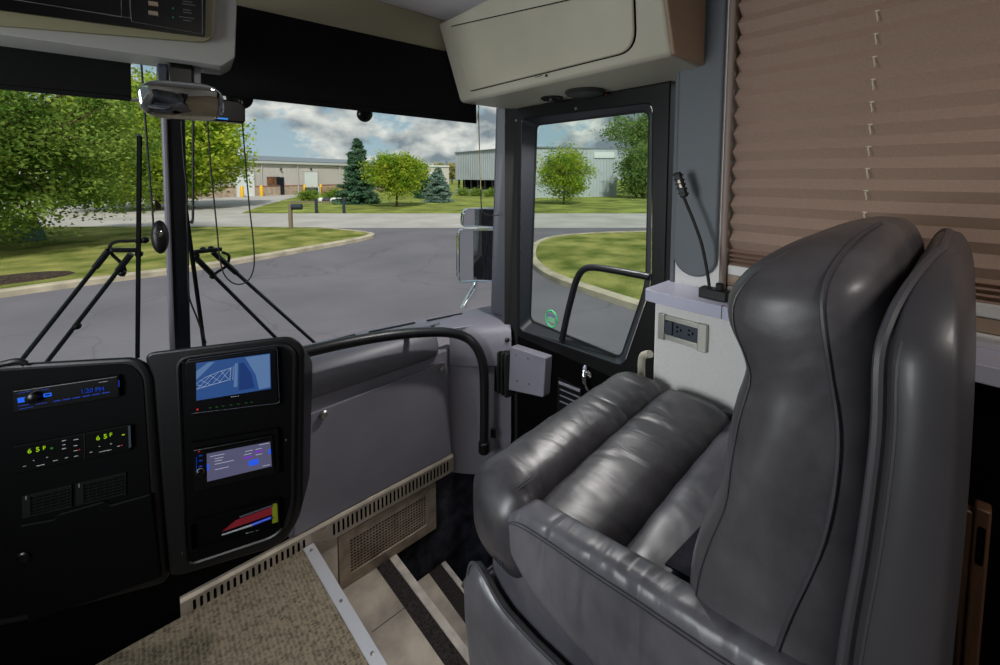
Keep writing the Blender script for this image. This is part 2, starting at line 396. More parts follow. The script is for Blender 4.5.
# right wall: pillar panel and the wall around the blind window
XW = 1.18
def wy(px): # Y on the right wall plane for a pixel column
    return PX(px, 200, XW).y
yP0, yP1 = PX(674, 285, XW).y, PX(717, 285, XW).y
b = MB(); b.box(XW, XW + .1, yP1 - .01, yP0, 1.03, 1.965)
struct(b.build('wall_right_pillar', 'wallp', bevel=.004)).name = 'wall_right'
b = MB(); b.box(XW + .02, XW + .1, -3, -1.2, -.04, 1.965); b.box(XW + .02, XW + .1, -1.2, yP1 - .01, 1.9, 1.965); b.box(XW + .02, XW + .1, -1.2, yP1 - .01, -.04, 1.045)
struct(b.build('wall_right', 'bulk'))
# pillar: narrow grey strip beside the door and the trim strip beside the blind
b = MB(); b.box(XW + .0, XW + .09, yP0 + .001, PX(671.5, 200, XW).y, 1.02, 1.965); struct(b.build('trim_1', 'pad', bevel=.004))
yB = PX(737, 60, XW).y
b = MB(); b.tube([(XW + .004, yP1 - .012, 1.03), (XW + .004, yP1 - .012, 1.96)], .009, 10); struct(b.build('trim_2', 'trimtan'))
# windscreen, a shallow V of two raked panes
def ws(u, t, dy=0):    # u: -1 left corner .. 0 centre .. 1 right corner ; t: 0 sill .. 1 top
    a = abs(u)
    xb = .085 + (1.295 * u if u > 0 else 1.295 * u); xt = .055 + 1.145 * u
    yb = 1.83 - .17 * a ** 1.6; yt = 1.43 - .03 * a ** 1.6
    return V((xb + (xt - xb) * t, yb + (yt - yb) * t + dy, .665 + 1.3 * t))
w1 = struct(thing('window_1', None, None, (.085, 1.83, .665)))
for nm, u0, u1 in (('left_pane', -1, -.02), ('right_pane', .02, 1)):
    b = MB(); n = 10; vs = []
    for dy in (0, .006):
        for i in range(n + 1):
            u = u0 + (u1 - u0) * i / n
            vs += [ws(u, 0, dy), ws(u, 1, dy)]
    fs = []; k = 2 * (n + 1)
    for i in range(n):
        fs += [(2 * i, 2 * i + 2, 2 * i + 3, 2 * i + 1), (k + 2 * i, k + 2 * i + 1, k + 2 * i + 3, k + 2 * i + 2)]
    b.add(vs, fs); b.build('pane', 'glass', w1)
# centre post
b = MB()
pl = [ws(0, t) for t in (0, 1)]
def post_at(px, py):
    # the plane of the rake at the centre line
    return on(px, py, ws(0, 0), (ws(0, 1) - ws(0, 0)).cross(V((1, 0, 0))))
q = [post_at(x, y) for x, y in ((171, 352), (190, 352), (182.5, 60), (160, 60))]
b.prism(rnd(q, .004, 2), (-.0, -.035, -.012))
struct(b.build('trim_3', 'blackmetal', bevel=.004))
b = MB(); q2 = [post_at(x, y) for x, y in ((169.6, 352), (174.5, 352), (164.5, 60), (158.6, 60))]
b.prism(q2, (0, -.042, -.014)); struct(b.build('trim_4', 'greydash', bevel=.004))
# right front pillar: grey cover, then the black gap before the door
b = MB()
b.prism([V(p) for p in ((1.215, 1.43, 1.66), (1.30, 1.36, 1.66), (1.33, 1.42, 1.66), (1.24, 1.49, 1.66))], (0, 0, .3))
def pil(px, py, y): return PY(px, py, y)
A0, A1, A2, A3 = pil(496.5, 104, 1.40), pil(506, 104, 1.36), pil(506, 318, 1.46), pil(491, 312, 1.52)
b = MB(); b.hexa([A3, A2, A2 + V((.05, .06, 0)), A3 + V((.05, .06, 0)), A0, A1, A1 + V((.05, .06, 0)), A0 + V((.05, .06, 0))])
pr = struct(b.build('trim_5', 'pillar', bevel=.006))
b = MB()
for y in (150, 190, 236, 262):
    p = pil(500.5, y, 1.42 + .1 * (y - 104) / 210); b.ball(p + V((-.004, -.012, 0)), .004, .004, .004, 8, 5)
b.build('screw', 'screw', pr)
b = MB(); B0, B1, B2, B3 = pil(505, 104, 1.37), pil(518, 104, 1.33), pil(518, 480, 1.36), pil(504, 480, 1.44)
b.hexa([B3, B2, B2 + V((.06, .05, 0)), B3 + V((.06, .05, 0)), B0, B1, B1 + V((.06, .05, 0)), B0 + V((.06, .05, 0))])
struct(b.build('trim_6', 'rubber'))
# header above the windscreen and the beige valance under the ceiling
b = MB()
v = [PY(x, y, 1.40) for x, y in ((200, -3), (447, 56), (440, 24.5), (345, -1))]
zt = 1.965; zb = v[1].z
b.box(-1.25, 1.3, 1.405, 1.47, zb - .01, zt)
struct(b.build('trim_7', 'beige', bevel=.004))
# ---- stairwell
st = struct(thing('entry_steps', None, None, (.7, 1.0, -.75)))
def bx(*a, **k): b = MB(); b.box(*a); return b
zs, z2_ = -.268, -.47
def stripe(name, mat, l0, l1, r0, r1, z, th, bev=0):
    """a long piece of a step between two pixel lines, run on to the bulkhead and to the seat"""
    def run(a, c):
        p, q = PZ(*a, z), PZ(*c, z); f = lambda y: p + (q - p) * ((y - p.y) / (q.y - p.y)); return f(.60), f(FRONT - .001)
    a0, a1 = run(l0, l1); c0, c1 = run(r0, r1)
    return MB().prism([a0 - V((0, 0, th)), c0 - V((0, 0, th)), c1 - V((0, 0, th)), a1 - V((0, 0, th))], (0, 0, th)).build(name, mat, st, bevel=bev)
stripe('tread', 'tile', (318, 556), (384, 665), (377, 568), (445, 665), zs, .04)
stripe('grit_strip', 'strip', (377, 568), (445, 665), (389, 558), (465, 660), zs + .002, .04)
stripe('nosing', 'nosing', (389, 558), (465, 660), (397.5, 555), (472, 653), zs + .004, .045, .003)
b = MB()
p0, p1 = PZ(372, 632, zs), PZ(406, 607, zs)
b.bar(p0 + V((0, 0, .0005)), p1 + V((0, 0, .0005)), .003, .0015); b.build('tile_joint', 'markdim', st)
XN1 = PZ(397.5, 555, zs).x + .01
b = bx(XN1 - .02, XN1 - .012, .60, FRONT, z2_, zs - .04); b.build('riser', 'bulk', st)
b = bx(XN1 - .012, XN1 + .15, .60, FRONT, z2_ - .04, z2_); b.build('tread', 'tile', st)
b = bx(XN1 + .15, XN1 + .215, .60, FRONT, z2_ - .04, z2_ + .002); b.build('grit_strip', 'strip', st)
b = bx(XN1 + .215, XN1 + .24, .60, FRONT, z2_ - .045, z2_ + .004); b.build('nosing', 'nosing', st, bevel=.003)
b = bx(XN1 + .222, XN1 + .23, .60, FRONT, -.74, z2_ - .04); b.build('riser', 'bulk', st)
b = bx(XN1 + .222, 1.3, .60, FRONT, -.79, -.74); b.build('tread', 'strip', st)
b = bx(.36, .405, .60, FRONT, -.35, -.042); b.build('riser', 'tile', st)
struct(bx(-1.25, .34, FRONT, FRONT + .03, -.04, .62).build('wall_front', 'blackdash'))
struct(bx(.34, 1.30, FRONT + .002, FRONT + .032, -.8, .02).build('wall_front', 'bulk'))
struct(bx(.36, 1.3, .56, .60, -.8, -.04).build('wall_back', 'bulk'))
# aluminium edge strip of the carpet
def eline(a, c, y): p, q = PZ(*a, 0), PZ(*c, 0); return p + (q - p) * ((y - p.y) / (q.y - p.y))
yf_ = FRONT - .022
e0, e1 = eline((303, 550), (369, 665), yf_), eline((303, 550), (369, 665), .60)
e2, e3 = eline((314.7, 545), (387, 665), yf_), eline((314.7, 545), (387, 665), .60)
b = MB(); b.prism([e0, e2, e3, e1], (0, 0, .004)); b.prism([e2 + V((-.003, 0, -.05)), e2 + V((0, 0, -.05)), e3 + V((0, 0, -.05)), e3 + V((-.003, 0, -.05))], (0, 0, .05))
es = tag(b.build('edge_strip', 'alu', bevel=.0012), 'shiny metal edge strip along the carpet at the stairwell', 'trim strip')
b = MB()
for t in (.03, .30, .52, .75): b.lathe([(.0055, 0), (.005, .002), (.0015, .003)], (e0.lerp(e1, t) + e2.lerp(e3, t)) / 2 + V((0, 0, .004)), (0, 0, 1), 10)
b.build('screw', 'screw', es)

# ================================================================== DASHBOARD (right half)
da = thing('dashboard', 'grey moulded dashboard under the right half of the windscreen', 'dashboard', (.72, FRONT, .0))
P = lambda x, y: PY(x, y, FRONT)
# lower panel body with raised rim, the removable panel set on it
q = [V((.30, FRONT, .02)), V((P(455, 459).x, FRONT, .02)), V((P(455, 350).x, FRONT, P(447, 350).z)), V((.30, FRONT, P(447, 350).z))]
b = MB(); b.prism(q, (0, .06, 0)); b.build('lower_body', 'greydash', da, bevel=.006)
q = rnd([V((P(300, 470).x - .03, FRONT, .055)), V((P(450.5, 452).x, FRONT, .055)), P(443.5, 361), P(296, 418)], [.005, .012, .012, .005])
b = MB(); b.prism(q, (0, -.012, 0)); ap = b.build('access_panel', 'greydash', da, bevel=.004, seg=3)
for x, y in ((322, 411.6), (440, 367.7)):
    p = P(x, y) + V((0, -.012, 0)); b = MB(); b.lathe([(.006, 0), (.006, -.004), (.014, -.006), (.0155, -.014), (.011, -.02), (.001, -.022)], p, (0, 1, 0), 20)
    tag(b.build('fastener_knob', 'nickel', ap), 'round fastener knob' if x > 400 else 'round brownish fastener knob', None)
# padded roll above the panel
x0, x1 = P(296, 380).x - .1, P(437, 345).x
z0, z1 = P(440, 357).z, P(440, 357).z + .145
prof = [(FRONT + .04, z0 - .003), (FRONT - .002, z0), (FRONT - .026, z0 + .03), (FRONT - .028, z0 + .065), (FRONT - .012, z0 + .105), (FRONT + .02, z0 + .135), (FRONT + .055, z1), (FRONT + .08, z1)]
def roll(xa_, xb_, k=1.0):
    rings = []
    for x, s_ in ((xa_, .86), (xa_ + .006, .96), (xa_ + .018, 1), (xb_ - .018, 1), (xb_ - .006, .96), (xb_, .86)):
        cy, cz = FRONT + .05, z0 + .07
        rings.append([V((x, cy + (y - cy) * s_, cz + (z - cz) * s_)) for y, z in prof])
    return MB().loft(rings)
roll(x0, x1).build('pad', 'greypad', da, sub=1, ang=60)
# filler behind the pad so that nothing shows through, black seam at its right end
b = MB(); b.box(x0 - .2, x1 + .02, FRONT + .045, FRONT + .1, z0 - .05, z1 - .012); b.build('seam', 'dark', da)
# top deck between pad and glass
zd = .667
back = [V((-1.1, 1.72, zd)), V((.1, 1.81, zd))] + [PZ(x, y, zd) for x, y in ((304, 345), (357, 331.6), (430, 317), (503, 303))]
front = [V((-1.1, 1.40, .655)), V((.1, 1.58, .655))] + [PZ(x, y, zd - .01) for x, y in ((304, 357), (357, 343), (430, 331), (498, 322))]
vs = back + front; n = len(back)
b = MB(); b.add(vs + [p + V((0, 0, -.03)) for p in vs], [(i, i + 1, n + i + 1, n + i) for i in range(n - 1)] + [(2 * n + n + i, 2 * n + n + i + 1, n + i + 1, n + i) for i in range(n - 1)] + [(i, i + 1, 2 * n + i + 1, 2 * n + i) for i in range(n - 1)])
b.build('top_deck', 'deck', da, bevel=.004)
# slope from the deck down to the pad top
f2 = [V((x1 + .03, FRONT + .03, z1 - .01)), V((x0, FRONT + .045, z1 - .006))]
b = MB(); b.hexa([V((x0, FRONT + .05, z1 - .05)), V((x1 + .05, FRONT + .05, z1 - .05)), V((x1 + .05, FRONT + .14, z1 - .05)), V((x0, FRONT + .14, z1 - .05)),
                  V((x0, FRONT + .05, z1 - .002)), V((x1 + .05, FRONT + .05, z1 - .002)), V((x1 + .05, FRONT + .14, zd - .012)), V((x0, FRONT + .14, zd - .012))])
b.build('deck_slope', 'deck', da, bevel=.006)
b = MB()
for (xa_, ya_), (xb_, yb_) in (((306, 347.5), (355, 334.5)), ((369, 332), (415, 322.5)), ((427, 320.5), (462, 313.5))):
    p, r = PZ(xa_, ya_, zd + .001), PZ(xb_, yb_, zd + .001); b.bar(p, r, .011, .004)
b.build('defrost_slot', 'rubber', da)
# corner panel that turns to the door: a lofted shell with a crease and a recess
cy0, cy1 = V((P(450, 400).x, FRONT - .002, 0)), V((1.258, 1.365, 0))
def corner(s_, z, out=0):      # s_ along from bulkhead to door
    p = cy0.lerp(cy1, s_); nn = V((-(cy1.y - cy0.y), (cy1.x - cy0.x), 0)).normalized()
    if nn.y > 0: nn = -nn
    bulge = .02 * math.sin(math.pi * min(max(s_, 0), 1))
    return V((p.x, p.y, z)) + nn * (out + bulge)
zc0, zc1 = .03, .60
rings = []
for z, o in ((zc0 - .08, -.01), (zc0, -.008), (.12, -.002), (.30, 0), (.44, .004), (.475, .006), (.485, .014), (.52, .018), (.58, .014), (.625, .0), (.652, -.028), (.664, -.07), (.667, -.115)):
    rings.append([corner(s_, z, o) for s_ in (0, .12, .25, .3, .42, .55, .7, .85, 1.0)] + [corner(1, z, -.14), corner(0, z, -.14)])
MB().loft(rings).build('corner_cover', 'greydash', da, ang=30)
b = MB(); p = corner(.93, .60, .012); b.lathe([(.011, 0), (.011, .004), (.006, .008), (.001, .009)], p, (-.6, -.75, .2), 14); b.build('push_pin', 'blackmetal', da)
# small lock plate low on the corner
b = MB(); p = on(493.5, 432, corner(.6, .2), (.82, .57, 0)); b.prism(rnd([p + V((-.007, .01, -.018)), p + V((.007, -.01, -.018)), p + V((.007, -.01, .018)), p + V((-.007, .01, .018))], .004, 3), (-.012, -.012, 0)); b.build('lock_plate', 'black', da)
# grab rail: a thick black tube that rides over the pad and turns down
zr = .69
YR = FRONT - .085
cnn = V((-(cy1.y - cy0.y), (cy1.x - cy0.x), 0)).normalized()
if cnn.y > 0: cnn = -cnn
CR = lambda x, y, o=.075: on(x, y, cy0 + cnn * o, cnn)
path = [PY(x, y, YR) for x, y in ((285, 356), (304, 352), (345, 343), (385, 336), (420, 332.5))] + [PY(446, 332.3, YR - .005), CR(463, 336), CR(474, 344), CR(481, 357), CR(484, 375), CR(484.5, 410), CR(484, 446)]
gr = tag(MB().tube(smooth_path(path, 6), .0205, 14).build('grab_rail', 'blackmetal'), 'thick black grab rail curving over the grey dashboard pad and down', 'handrail')
p = CR(484, 447)
b = MB(); b.lathe([(.020, .028), (.025, .024), (.026, -.02), (.022, -.026), (.01, -.03)], p, (0, 0, 1), 20); b.bar(p, p - cnn * .075, .034, .04); b.build('end_socket', 'black', gr, bevel=.004)
a0 = PY(285, 356, YR); b = MB(); b.bar(a0, a0 + V((-.08, .06, -.02)), .03, .03); b.build('bracket', 'blackmetal', gr)
b = MB(); a0 = PY(420, 333, YR); b.bar(a0, a0 + V((0.0, .115, -.03)), .022, .012); a0 = PY(315, 350.5, YR); b.bar(a0, a0 + V((0.0, .125, -.03)), .022, .012); b.build('bracket', 'blackmetal', gr)

# ---- slotted metal strip along the foot of the dashboard
vx = lambda px, py: PY(px, py, FRONT)
xs0, xs1 = .03, P(451.5, 462).x
zt_, zb_ = P(452, 454.5).z, P(452, 470).z
zb_, zt_ = -.03, .052
vs_ = thing('vent_strip', 'long slotted metal vent strip along the foot of the dashboard', 'vent strip', (.5, FRONT - .02, zb_))
b = MB(); b.prism([V((xs0, FRONT - .002, zb_)), V((xs0, FRONT - .020, zb_)), V((xs0, FRONT - .020, zt_ - .01)), V((xs0, FRONT - .012, zt_)), V((xs0, FRONT - .002, zt_))], (xs1 - xs0, 0, 0))
b.build('channel', 'gold', vs_, bevel=.0015)
b = MB(); nsl = 0; x = xs1 - .035
while x > xs0 + .02:
    if not (e2.x - .02 < x < e2.x + .06 or x > xs1 - .03):
        b.prism(rnd([V((x - .004, FRONT - .0205, zb_ + .016)), V((x + .004, FRONT - .0205, zb_ + .016)), V((x + .004, FRONT - .0205, zt_ - .019)), V((x - .004, FRONT - .0205, zt_ - .019))], .004, 3), (0, .004, 0))
    x -= .0178
b.build('slots', 'dark', vs_)
b = MB()
for x in (e2.x + .004, e2.x + .04, xs1 - .018):
    for z in (zb_ + .014, zt_ - .016): b.lathe([(.004, 0), (.0035, .002), (.001, .003)], (x, FRONT - .0203, z), (0, -1, 0), 9)
b.build('screw', 'screw', vs_)
# ---- perforated heater grille under the strip
hg = thing('heater_grille', 'bronze perforated heater grille on the front wall of the stairwell', 'grille', P(388, 570))
fr = [P(343, 589), P(435.5, 528.5), P(435, 479.5), P(333, 538)]
xg0, xg1 = P(338, 560).x, P(435, 505).x
zg0, zg1 = -.266, -.042
b = MB()
oq = [V((xg0, FRONT, zg0)), V((xg1, FRONT, zg0)), V((xg1, FRONT, zg1)), V((xg0, FRONT, zg1))]
iq = [V((xg0 + .045, FRONT, zg0 + .045)), V((xg1 - .05, FRONT, zg0 + .045)), V((xg1 - .05, FRONT, zg1 - .04)), V((xg0 + .045, FRONT, zg1 - .04))]
b.ring(rnd(oq, .004, 2), rnd(iq, .004, 2), (0, -.01, 0)); b.build('frame', 'bronze', hg, bevel=.0015)
b = MB()
xa_, xb_, za_, zb2 = iq[0].x, iq[1].x, iq[0].z, iq[2].z
n = 26
for i in range(n + 1):
    x = xa_ + (xb_ - xa_) * i / n; b.box(x - .0021, x + .0021, FRONT - .006, FRONT - .003, za_, zb2)
n = 11
for i in range(n + 1):
    z = za_ + (zb2 - za_) * i / n; b.box(xa_, xb_, FRONT - .0065, FRONT - .0035, z - .0021, z + .0021)
b.build('mesh_sheet', 'bronze', hg)
b = MB(); b.box(xa_ - .01, xb_ + .01, FRONT - .001, FRONT + .001, za_ - .01, zb2 + .01); b.build('backing', 'dark', hg)
b = MB()
for x, z in ((xg0 + .14, zg1 - .02), (xg1 - .06, zg1 - .02)): b.lathe([(.006, 0), (.005, .003), (.001, .004)], (x, FRONT - .01, z), (0, -1, 0), 10)
b.build('screw', 'screw', hg)
b = MB(); b.box(.405, xg0 - .003, FRONT - .008, FRONT + .001, zs, zb_ - .003); struct(b.build('trim_8', 'tile', bevel=.001))

# ================================================================== DRIVER SIDE PANELS
AX = V((.9, -.435, 0)).normalized(); NN = V((-AX.y * -1, -AX.x, 0)); NN = V((AX.y, -AX.x, 0))
V1 = V((.106, 1.30, 0))
def C(px, py, out=0.0): return on(px, py, V1 + NN * out, NN)
def plate(name, mat, par, pix, r=.0, th=.004, out=0.0, bevel=0):
    q = rnd([C(x, y, out) for x, y in pix], r) if r else [C(x, y, out) for x, y in pix]
    return MB().prism(q, NN * th).build(name, mat, par, bevel=bevel)
def quadpix(x0, y0, x1, y1, h0, h1): return [(x0, y0 + h0), (x1, y1 + h1), (x1, y1), (x0, y0)]
# --- right-hand pod with the screens
pod = thing('instrument_pod', 'black upright console holding the camera monitor and the touchscreen radio', 'console', V((.16, 1.36, 0)) + V((0, 0, .33)))
out_ = [(168, 577), (180, 577), (284, 546), (302, 515), (304, 345), (291, 334.5), (141, 352), (152, 380)]
q = rnd([C(x, y) for x, y in out_], [.01, .02, .05, .05, .035, .035, .03, .01])
zt_p = max(p.z for p in q)
b = MB(); b.loft([q, [p - NN * .13 - V((0, 0, .10 if p.z > zt_p - .12 else 0)) for p in q]]); b.build('body', 'podvinyl', pod, bevel=.016, seg=4)
ins = [(186, 566), (281, 534.5), (293, 507), (295, 353), (284, 344), (178, 357.5)]
q = rnd([C(x, y, .002) for x, y in ins], [.03, .04, .04, .025, .025, .03])
b = MB(); b.tube(q, .006, 8, closed=True); b.build('rim', 'black', pod)
q = rnd([C(x, y, .0) for x, y in ins], [.03, .04, .04, .025, .025, .03])
b = MB(); b.prism(q, NN * .003); fp = b.build('face_panel', 'blackdash', pod)
b = MB()
for x, y in ((287, 349), (285, 527), (182, 362), (183, 553), (286, 440)): b.lathe([(.003, 0), (.002, .0015)], C(x, y, .003), NN, 8)
b.build('screw', 'screw', fp)
# monitor
mo = thing('camera_monitor', 'upper screen on the black console showing the rear camera view', 'monitor', C(232, 412, .0))
plate('bezel', 'blackgloss', mo, [(188, 414), (279.5, 403), (277, 347.5), (187, 360)], .008, .012, .003, bevel=.002)
b = MB(); q = rnd([C(x, y, .0155) for x, y in ((188, 414), (279.5, 403), (277, 347.5), (187, 360))], .008)
b.tube(q[5:] , .0007, 5); b.build('bezel_edge', 'outlet', mo)
sc_q = [(196.5, 400.5), (271, 388.5), (270.2, 353.3), (196.2, 363)]
s_ = plate('screen', 'scr_blue', mo, sc_q, 0, .001, .0152)
def sp(u, v, o=.0166):   # screen uv, v up
    (x0, y0), (x1, y1), (x2, y2), (x3, y3) = sc_q
    return C((x0 * (1 - u) + x1 * u) * (1 - v) + (x3 * (1 - u) + x2 * u) * v, (y0 * (1 - u) + y1 * u) * (1 - v) + (y3 * (1 - u) + y2 * u) * v, o)
b = MB()
for (p0, p1, w) in (((0, .3), (.43, .42), .001), ((.0, .45), (.12, .58), .0008), ((.12, .58), (.3, .68), .0008), ((.3, .68), (.47, .74), .0008), ((.02, .32), (.2, .62), .0007), ((.1, .33), (.3, .68), .0007), ((.2, .35), (.4, .72), .0007), ((.3, .38), (.47, .74), .0007), ((.0, .42), (.1, .34), .0006), ((.06, .52), (.2, .35), .0006), ((.18, .62), (.34, .38), .0006), ((.33, .7), (.44, .42), .0006), ((.45, .4), (.47, .76), .0009), ((.49, .4), (.5, .78), .0007)):
    b.bar(sp(*p0), sp(*p1), w, .0003, up=NN)
b.build('parking_lines', 'scr_line', s_)
b = MB(); b.prism([sp(*p, .0164) for p in ((.0, .55), (.25, .97), (.16, .97), (0, .78))], NN * .0002); b.prism([sp(*p, .0164) for p in ((.66, .98), (.8, .45), (.84, .03), (.99, .05), (.99, .98))], NN * .0002); b.prism([sp(*p, .0164) for p in ((.5, .2), (.55, .2), (.56, .85), (.52, .85))], NN * .0002); b.build('road_bands', 'scr_mid', s_)
b = MB(); b.prism([sp(*p, .0164) for p in ((.57, .08), (.78, .1), (.74, .5), (.64, .84), (.58, .84))], NN * .0002); b.build('dark_lane', 'scr_dk', s_)
b = MB(); b.lathe([(.0022, 0), (.002, .001)], C(197.5, 409.5, .015), NN, 10); b.build('power_button', 'led_red', mo)
b = MB()
for x in (209, 215.5, 222, 230, 237, 245, 250.5): b.bar(C(x, 408 - (x - 209) * .137, .0153), C(x + 2.4, 407.7 - (x - 209) * .137, .0153), .0009, .0004, up=NN)
b.build('button_lights', 'led_gdim', mo)
b = MB(); [b.bar(C(231 + i * 1.7, 397 - i * .25, .0153), C(232 + i * 1.7, 396.8 - i * .25, .0153), .0016, .0003, up=NN) for i in range(5)]; b.build('lettering', 'mark', mo)
# touchscreen radio
na = thing('touchscreen_radio', 'touchscreen radio with lilac menu below the camera monitor', 'car radio', C(234, 487, 0))
plate('bezel', 'blackgloss', na, [(196, 488.5), (276, 470.5), (274, 433.5), (194.5, 448)], .004, .01, .003, bevel=.002)
b = MB(); q = rnd([C(x, y, .012) for x, y in ((191, 492.5), (279.5, 473), (278, 428.5), (190, 443.5))], .004); q2 = rnd([C(x, y, .012) for x, y in ((196, 488.5), (276, 470.5), (274, 433.5), (194.5, 448))], .004)
b.ring(q, q2, -NN * .01); b.build('mounting_frame', 'blackdash', na)
nq = [(207.3, 481.5), (271.8, 466), (270.3, 441.5), (206.8, 453.8)]
def np_(u, v, o=.0142):
    (x0, y0), (x1, y1), (x2, y2), (x3, y3) = nq
    return C((x0 * (1 - u) + x1 * u) * (1 - v) + (x3 * (1 - u) + x2 * u) * v, (y0 * (1 - u) + y1 * u) * (1 - v) + (y3 * (1 - u) + y2 * u) * v, o)
s_ = plate('screen', 'scr_grey', na, nq, 0, .001, .0132)
def npl(name, mat, u0, v0, u1, v1): MB().prism([np_(u0, v0), np_(u1, v0), np_(u1, v1), np_(u0, v1)], NN * .0003).build(name, mat, s_)
npl('blue_button', 'scr_btn', .65, .2, .8, .42); npl('purple_tab', 'scr_pur', .57, .52, .71, .6); npl('purple_tab', 'scr_pur', .74, .66, .87, .74)
npl('side_tab', 'scr_btn', .0, .4, .03, .62); npl('side_tab', 'scr_btn', .965, .5, 1, .7)
b = MB()
for v, u0, u1 in ((.87, .05, .28), (.76, .12, .26), (.67, .12, .24), (.56, .12, .42), (.36, .12, .34), (.95, .82, .98), (.08, .86, .97), (.8, .6, .72), (.8, .76, .86), (.68, .58, .7), (.58, .76, .86)): b.bar(np_(u0, v), np_(u1, v), .0012, .0003, up=NN)
b.build('menu_text', 'scr_text', s_)
b = MB(); b.lathe([(.0085, 0), (.008, .010), (.005, .012), (.001, .012)], C(200.5, 471.5, .013), NN, 18); b.build('volume_knob', 'blackgloss', na)
b = MB(); b.lathe([(.0095, 0), (.0095, .002), (.0086, .0022), (.0086, 0)], C(200.5, 471.5, .013), NN, 18); b.build('knob_ring', 'nickel', na)
b = MB()
for y in (456, 461, 466.5): b.bar(C(199, y, .0135), C(202.5, y - .6, .0135), .003, .0006, up=NN)
b.bar(C(196.5, 472, .0135), C(196.5, 457, .0135), .0012, .0005, up=NN)
b.build('side_buttons', 'led_dim', na)
b = MB(); b.lathe([(.0016, 0), (.0012, .001)], C(199, 451.5, .0132), NN, 8); b.build('status_light', 'led_red', na)
b = MB(); b.bar(C(204, 451.3, .0132), C(269, 437.6, .0132), .004, .0006, up=NN); b.build('disc_slot', 'dark', na)
# storage slot under the radio, with the things kept in it
sl = thing('storage_slot', 'open storage slot low in the black console', 'storage slot', C(236, 548, 0))
oq = [(191.5, 549.5), (281.5, 525.5), (280, 496.5), (190, 519.5)]; iq = [(194, 546.5), (279.5, 523.5), (278.2, 499.5), (192.5, 521.5)]
MB().ring(rnd([C(x, y, .003) for x, y in oq], .003, 2), rnd([C(x, y, .003) for x, y in iq], .003, 2), NN * .012).build('frame', 'blackdash', sl)
plate('back_plate', 'dark', sl, iq, 0, .001, .0032)
o = plate('red_card', 'red', None, [(222, 531.5), (274, 513.5), (273.5, 506), (236, 520)], .001, .0012, .0045); tag(o, 'red folded card lying in the storage slot', 'card')
b = MB(); b.tube([C(222, 535, .0085), C(252, 525, .0085)], [.0018, .0034], 10); pen = thing('marker_pen', 'silver and blue pen lying in front of the red card', 'pen', C(250, 526, .008))
b.build('barrel', 'silver', pen); MB().tube([C(252.3, 524.9, .0085), C(271.5, 517.5, .0085)], .0036, 10).build('cap', 'blue', pen)
o = plate('lime_tag', 'lime', None, [(272.5, 523), (278.8, 521), (277.8, 501), (272.3, 503)], .001, .002, .0045); tag(o, 'lime green tag standing at the right end of the storage slot', 'tag')
b = MB(); b.tube([C(240, 517, .007), C(272, 505.5, .007)], .0024, 8); tag(b.build('black_pen', 'outlet'), 'dark pen behind the red card in the storage slot', 'pen')
text('MAX  250 W', 'lettering', 'mark', sl, 246, 534.5, 2.2, lambda x, y: C(x, y, .006), AX, NN)

# --- left-hand dashboard wing
wing = thing('driver_dashboard', 'black dashboard panel with stereo and climate controls left of the screen console', 'dashboard', V((-.25, 1.5, .3)))
out_ = [(-70, 640), (20, 625), (166, 585), (152, 372), (138, 355), (0, 362.5), (-70, 367)]
q = rnd([C(x, y, .006) for x, y in out_], [.02, .02, .02, .05, .05, .02, .02])
zt_p = max(p.z for p in q)
MB().loft([q, [p - NN * .14 - V((0, 0, .11 if p.z > zt_p - .14 else 0)) for p in q]]).build('body', 'podvinyl', wing, bevel=.016, seg=4)
q = rnd([C(x, y, .006) for x, y in ((-70, 630), (18, 616), (156, 578), (143, 376), (130, 363), (0, 371), (-70, 375))], [.01, .02, .02, .04, .03, .01, .01]); MB().prism(q, NN * .002).build('face_panel', 'blackdash', wing)
b = MB(); lq = [(22, 523), (56, 517), (60, 512), (106, 499), (112, 503), (153, 491.5), (163, 575), (30, 620)]
b.prism(rnd([C(x, y, .006) for x, y in lq], .006), NN * .008); kd = b.build('knee_panel', 'blackdash', wing, bevel=.004)
MB().lathe([(.014, 0), (.014, .004), (.011, .006), (.010, .003), (.001, .003)], C(24, 557, .014), NN, 22).build('lock', 'blackgloss', kd)
b = MB(); b.tube(smooth_path([C(-10, 367, .012), C(6, 363, .014), (C(18, 361, .012)), C(26, 364, .010)], 4), .007, 8); b.build('latch', 'black', wing)
# stereo
ra = thing('car_stereo', 'slim car stereo with blue lit buttons at the top of the left panel', 'car radio', C(70, 412, 0))
plate('faceplate', 'blackgloss', ra, [(17, 411), (123, 394.5), (121.3, 373.5), (16, 388.5)], .004, .012, .006, bevel=.003)
MB().lathe([(.013, 0), (.0125, .012), (.009, .015), (.001, .0155)], C(35.2, 396.5, .018), NN, 22).build('volume_knob', 'blackgloss', ra)
b = MB(); b.bar(C(17.8, 400.7, .0185), C(25.5, 399.3, .0185), .0115, .0012, up=NN); b.bar(C(43.5, 395.6, .0185), C(51.5, 394.3, .0185), .008, .0012, up=NN); b.build('lit_button', 'led_blue', ra)
b = MB(); b.bar(C(45, 395.2, .0197), C(50, 394.5, .0197), .003, .0006, up=NN); b.build('button_icon', 'dark', ra)
b = MB()
for (x0_, y0_, x1_, y1_) in ((17.8, 393.6, 31, 391), (41, 390, 49, 389.2), (17.8, 406.3, 31, 404), (36, 404.5, 47, 402.5), (19, 409.4, 33, 406.8)): b.bar(C(x0_, y0_, .0184), C(x1_, y1_, .0184), .0013, .0005, up=NN)
for i in range(6): x = 53 + i * 9.8; b.bar(C(x, 401.6 - i * 1.63, .0184), C(x + 7.6, 400.3 - i * 1.63, .0184), .0022, .0006, up=NN)
b.bar(C(119, 387, .0184), C(118.8, 380, .0184), .0018, .0006, up=NN)
b.build('backlit_keys', 'led_dim', ra)
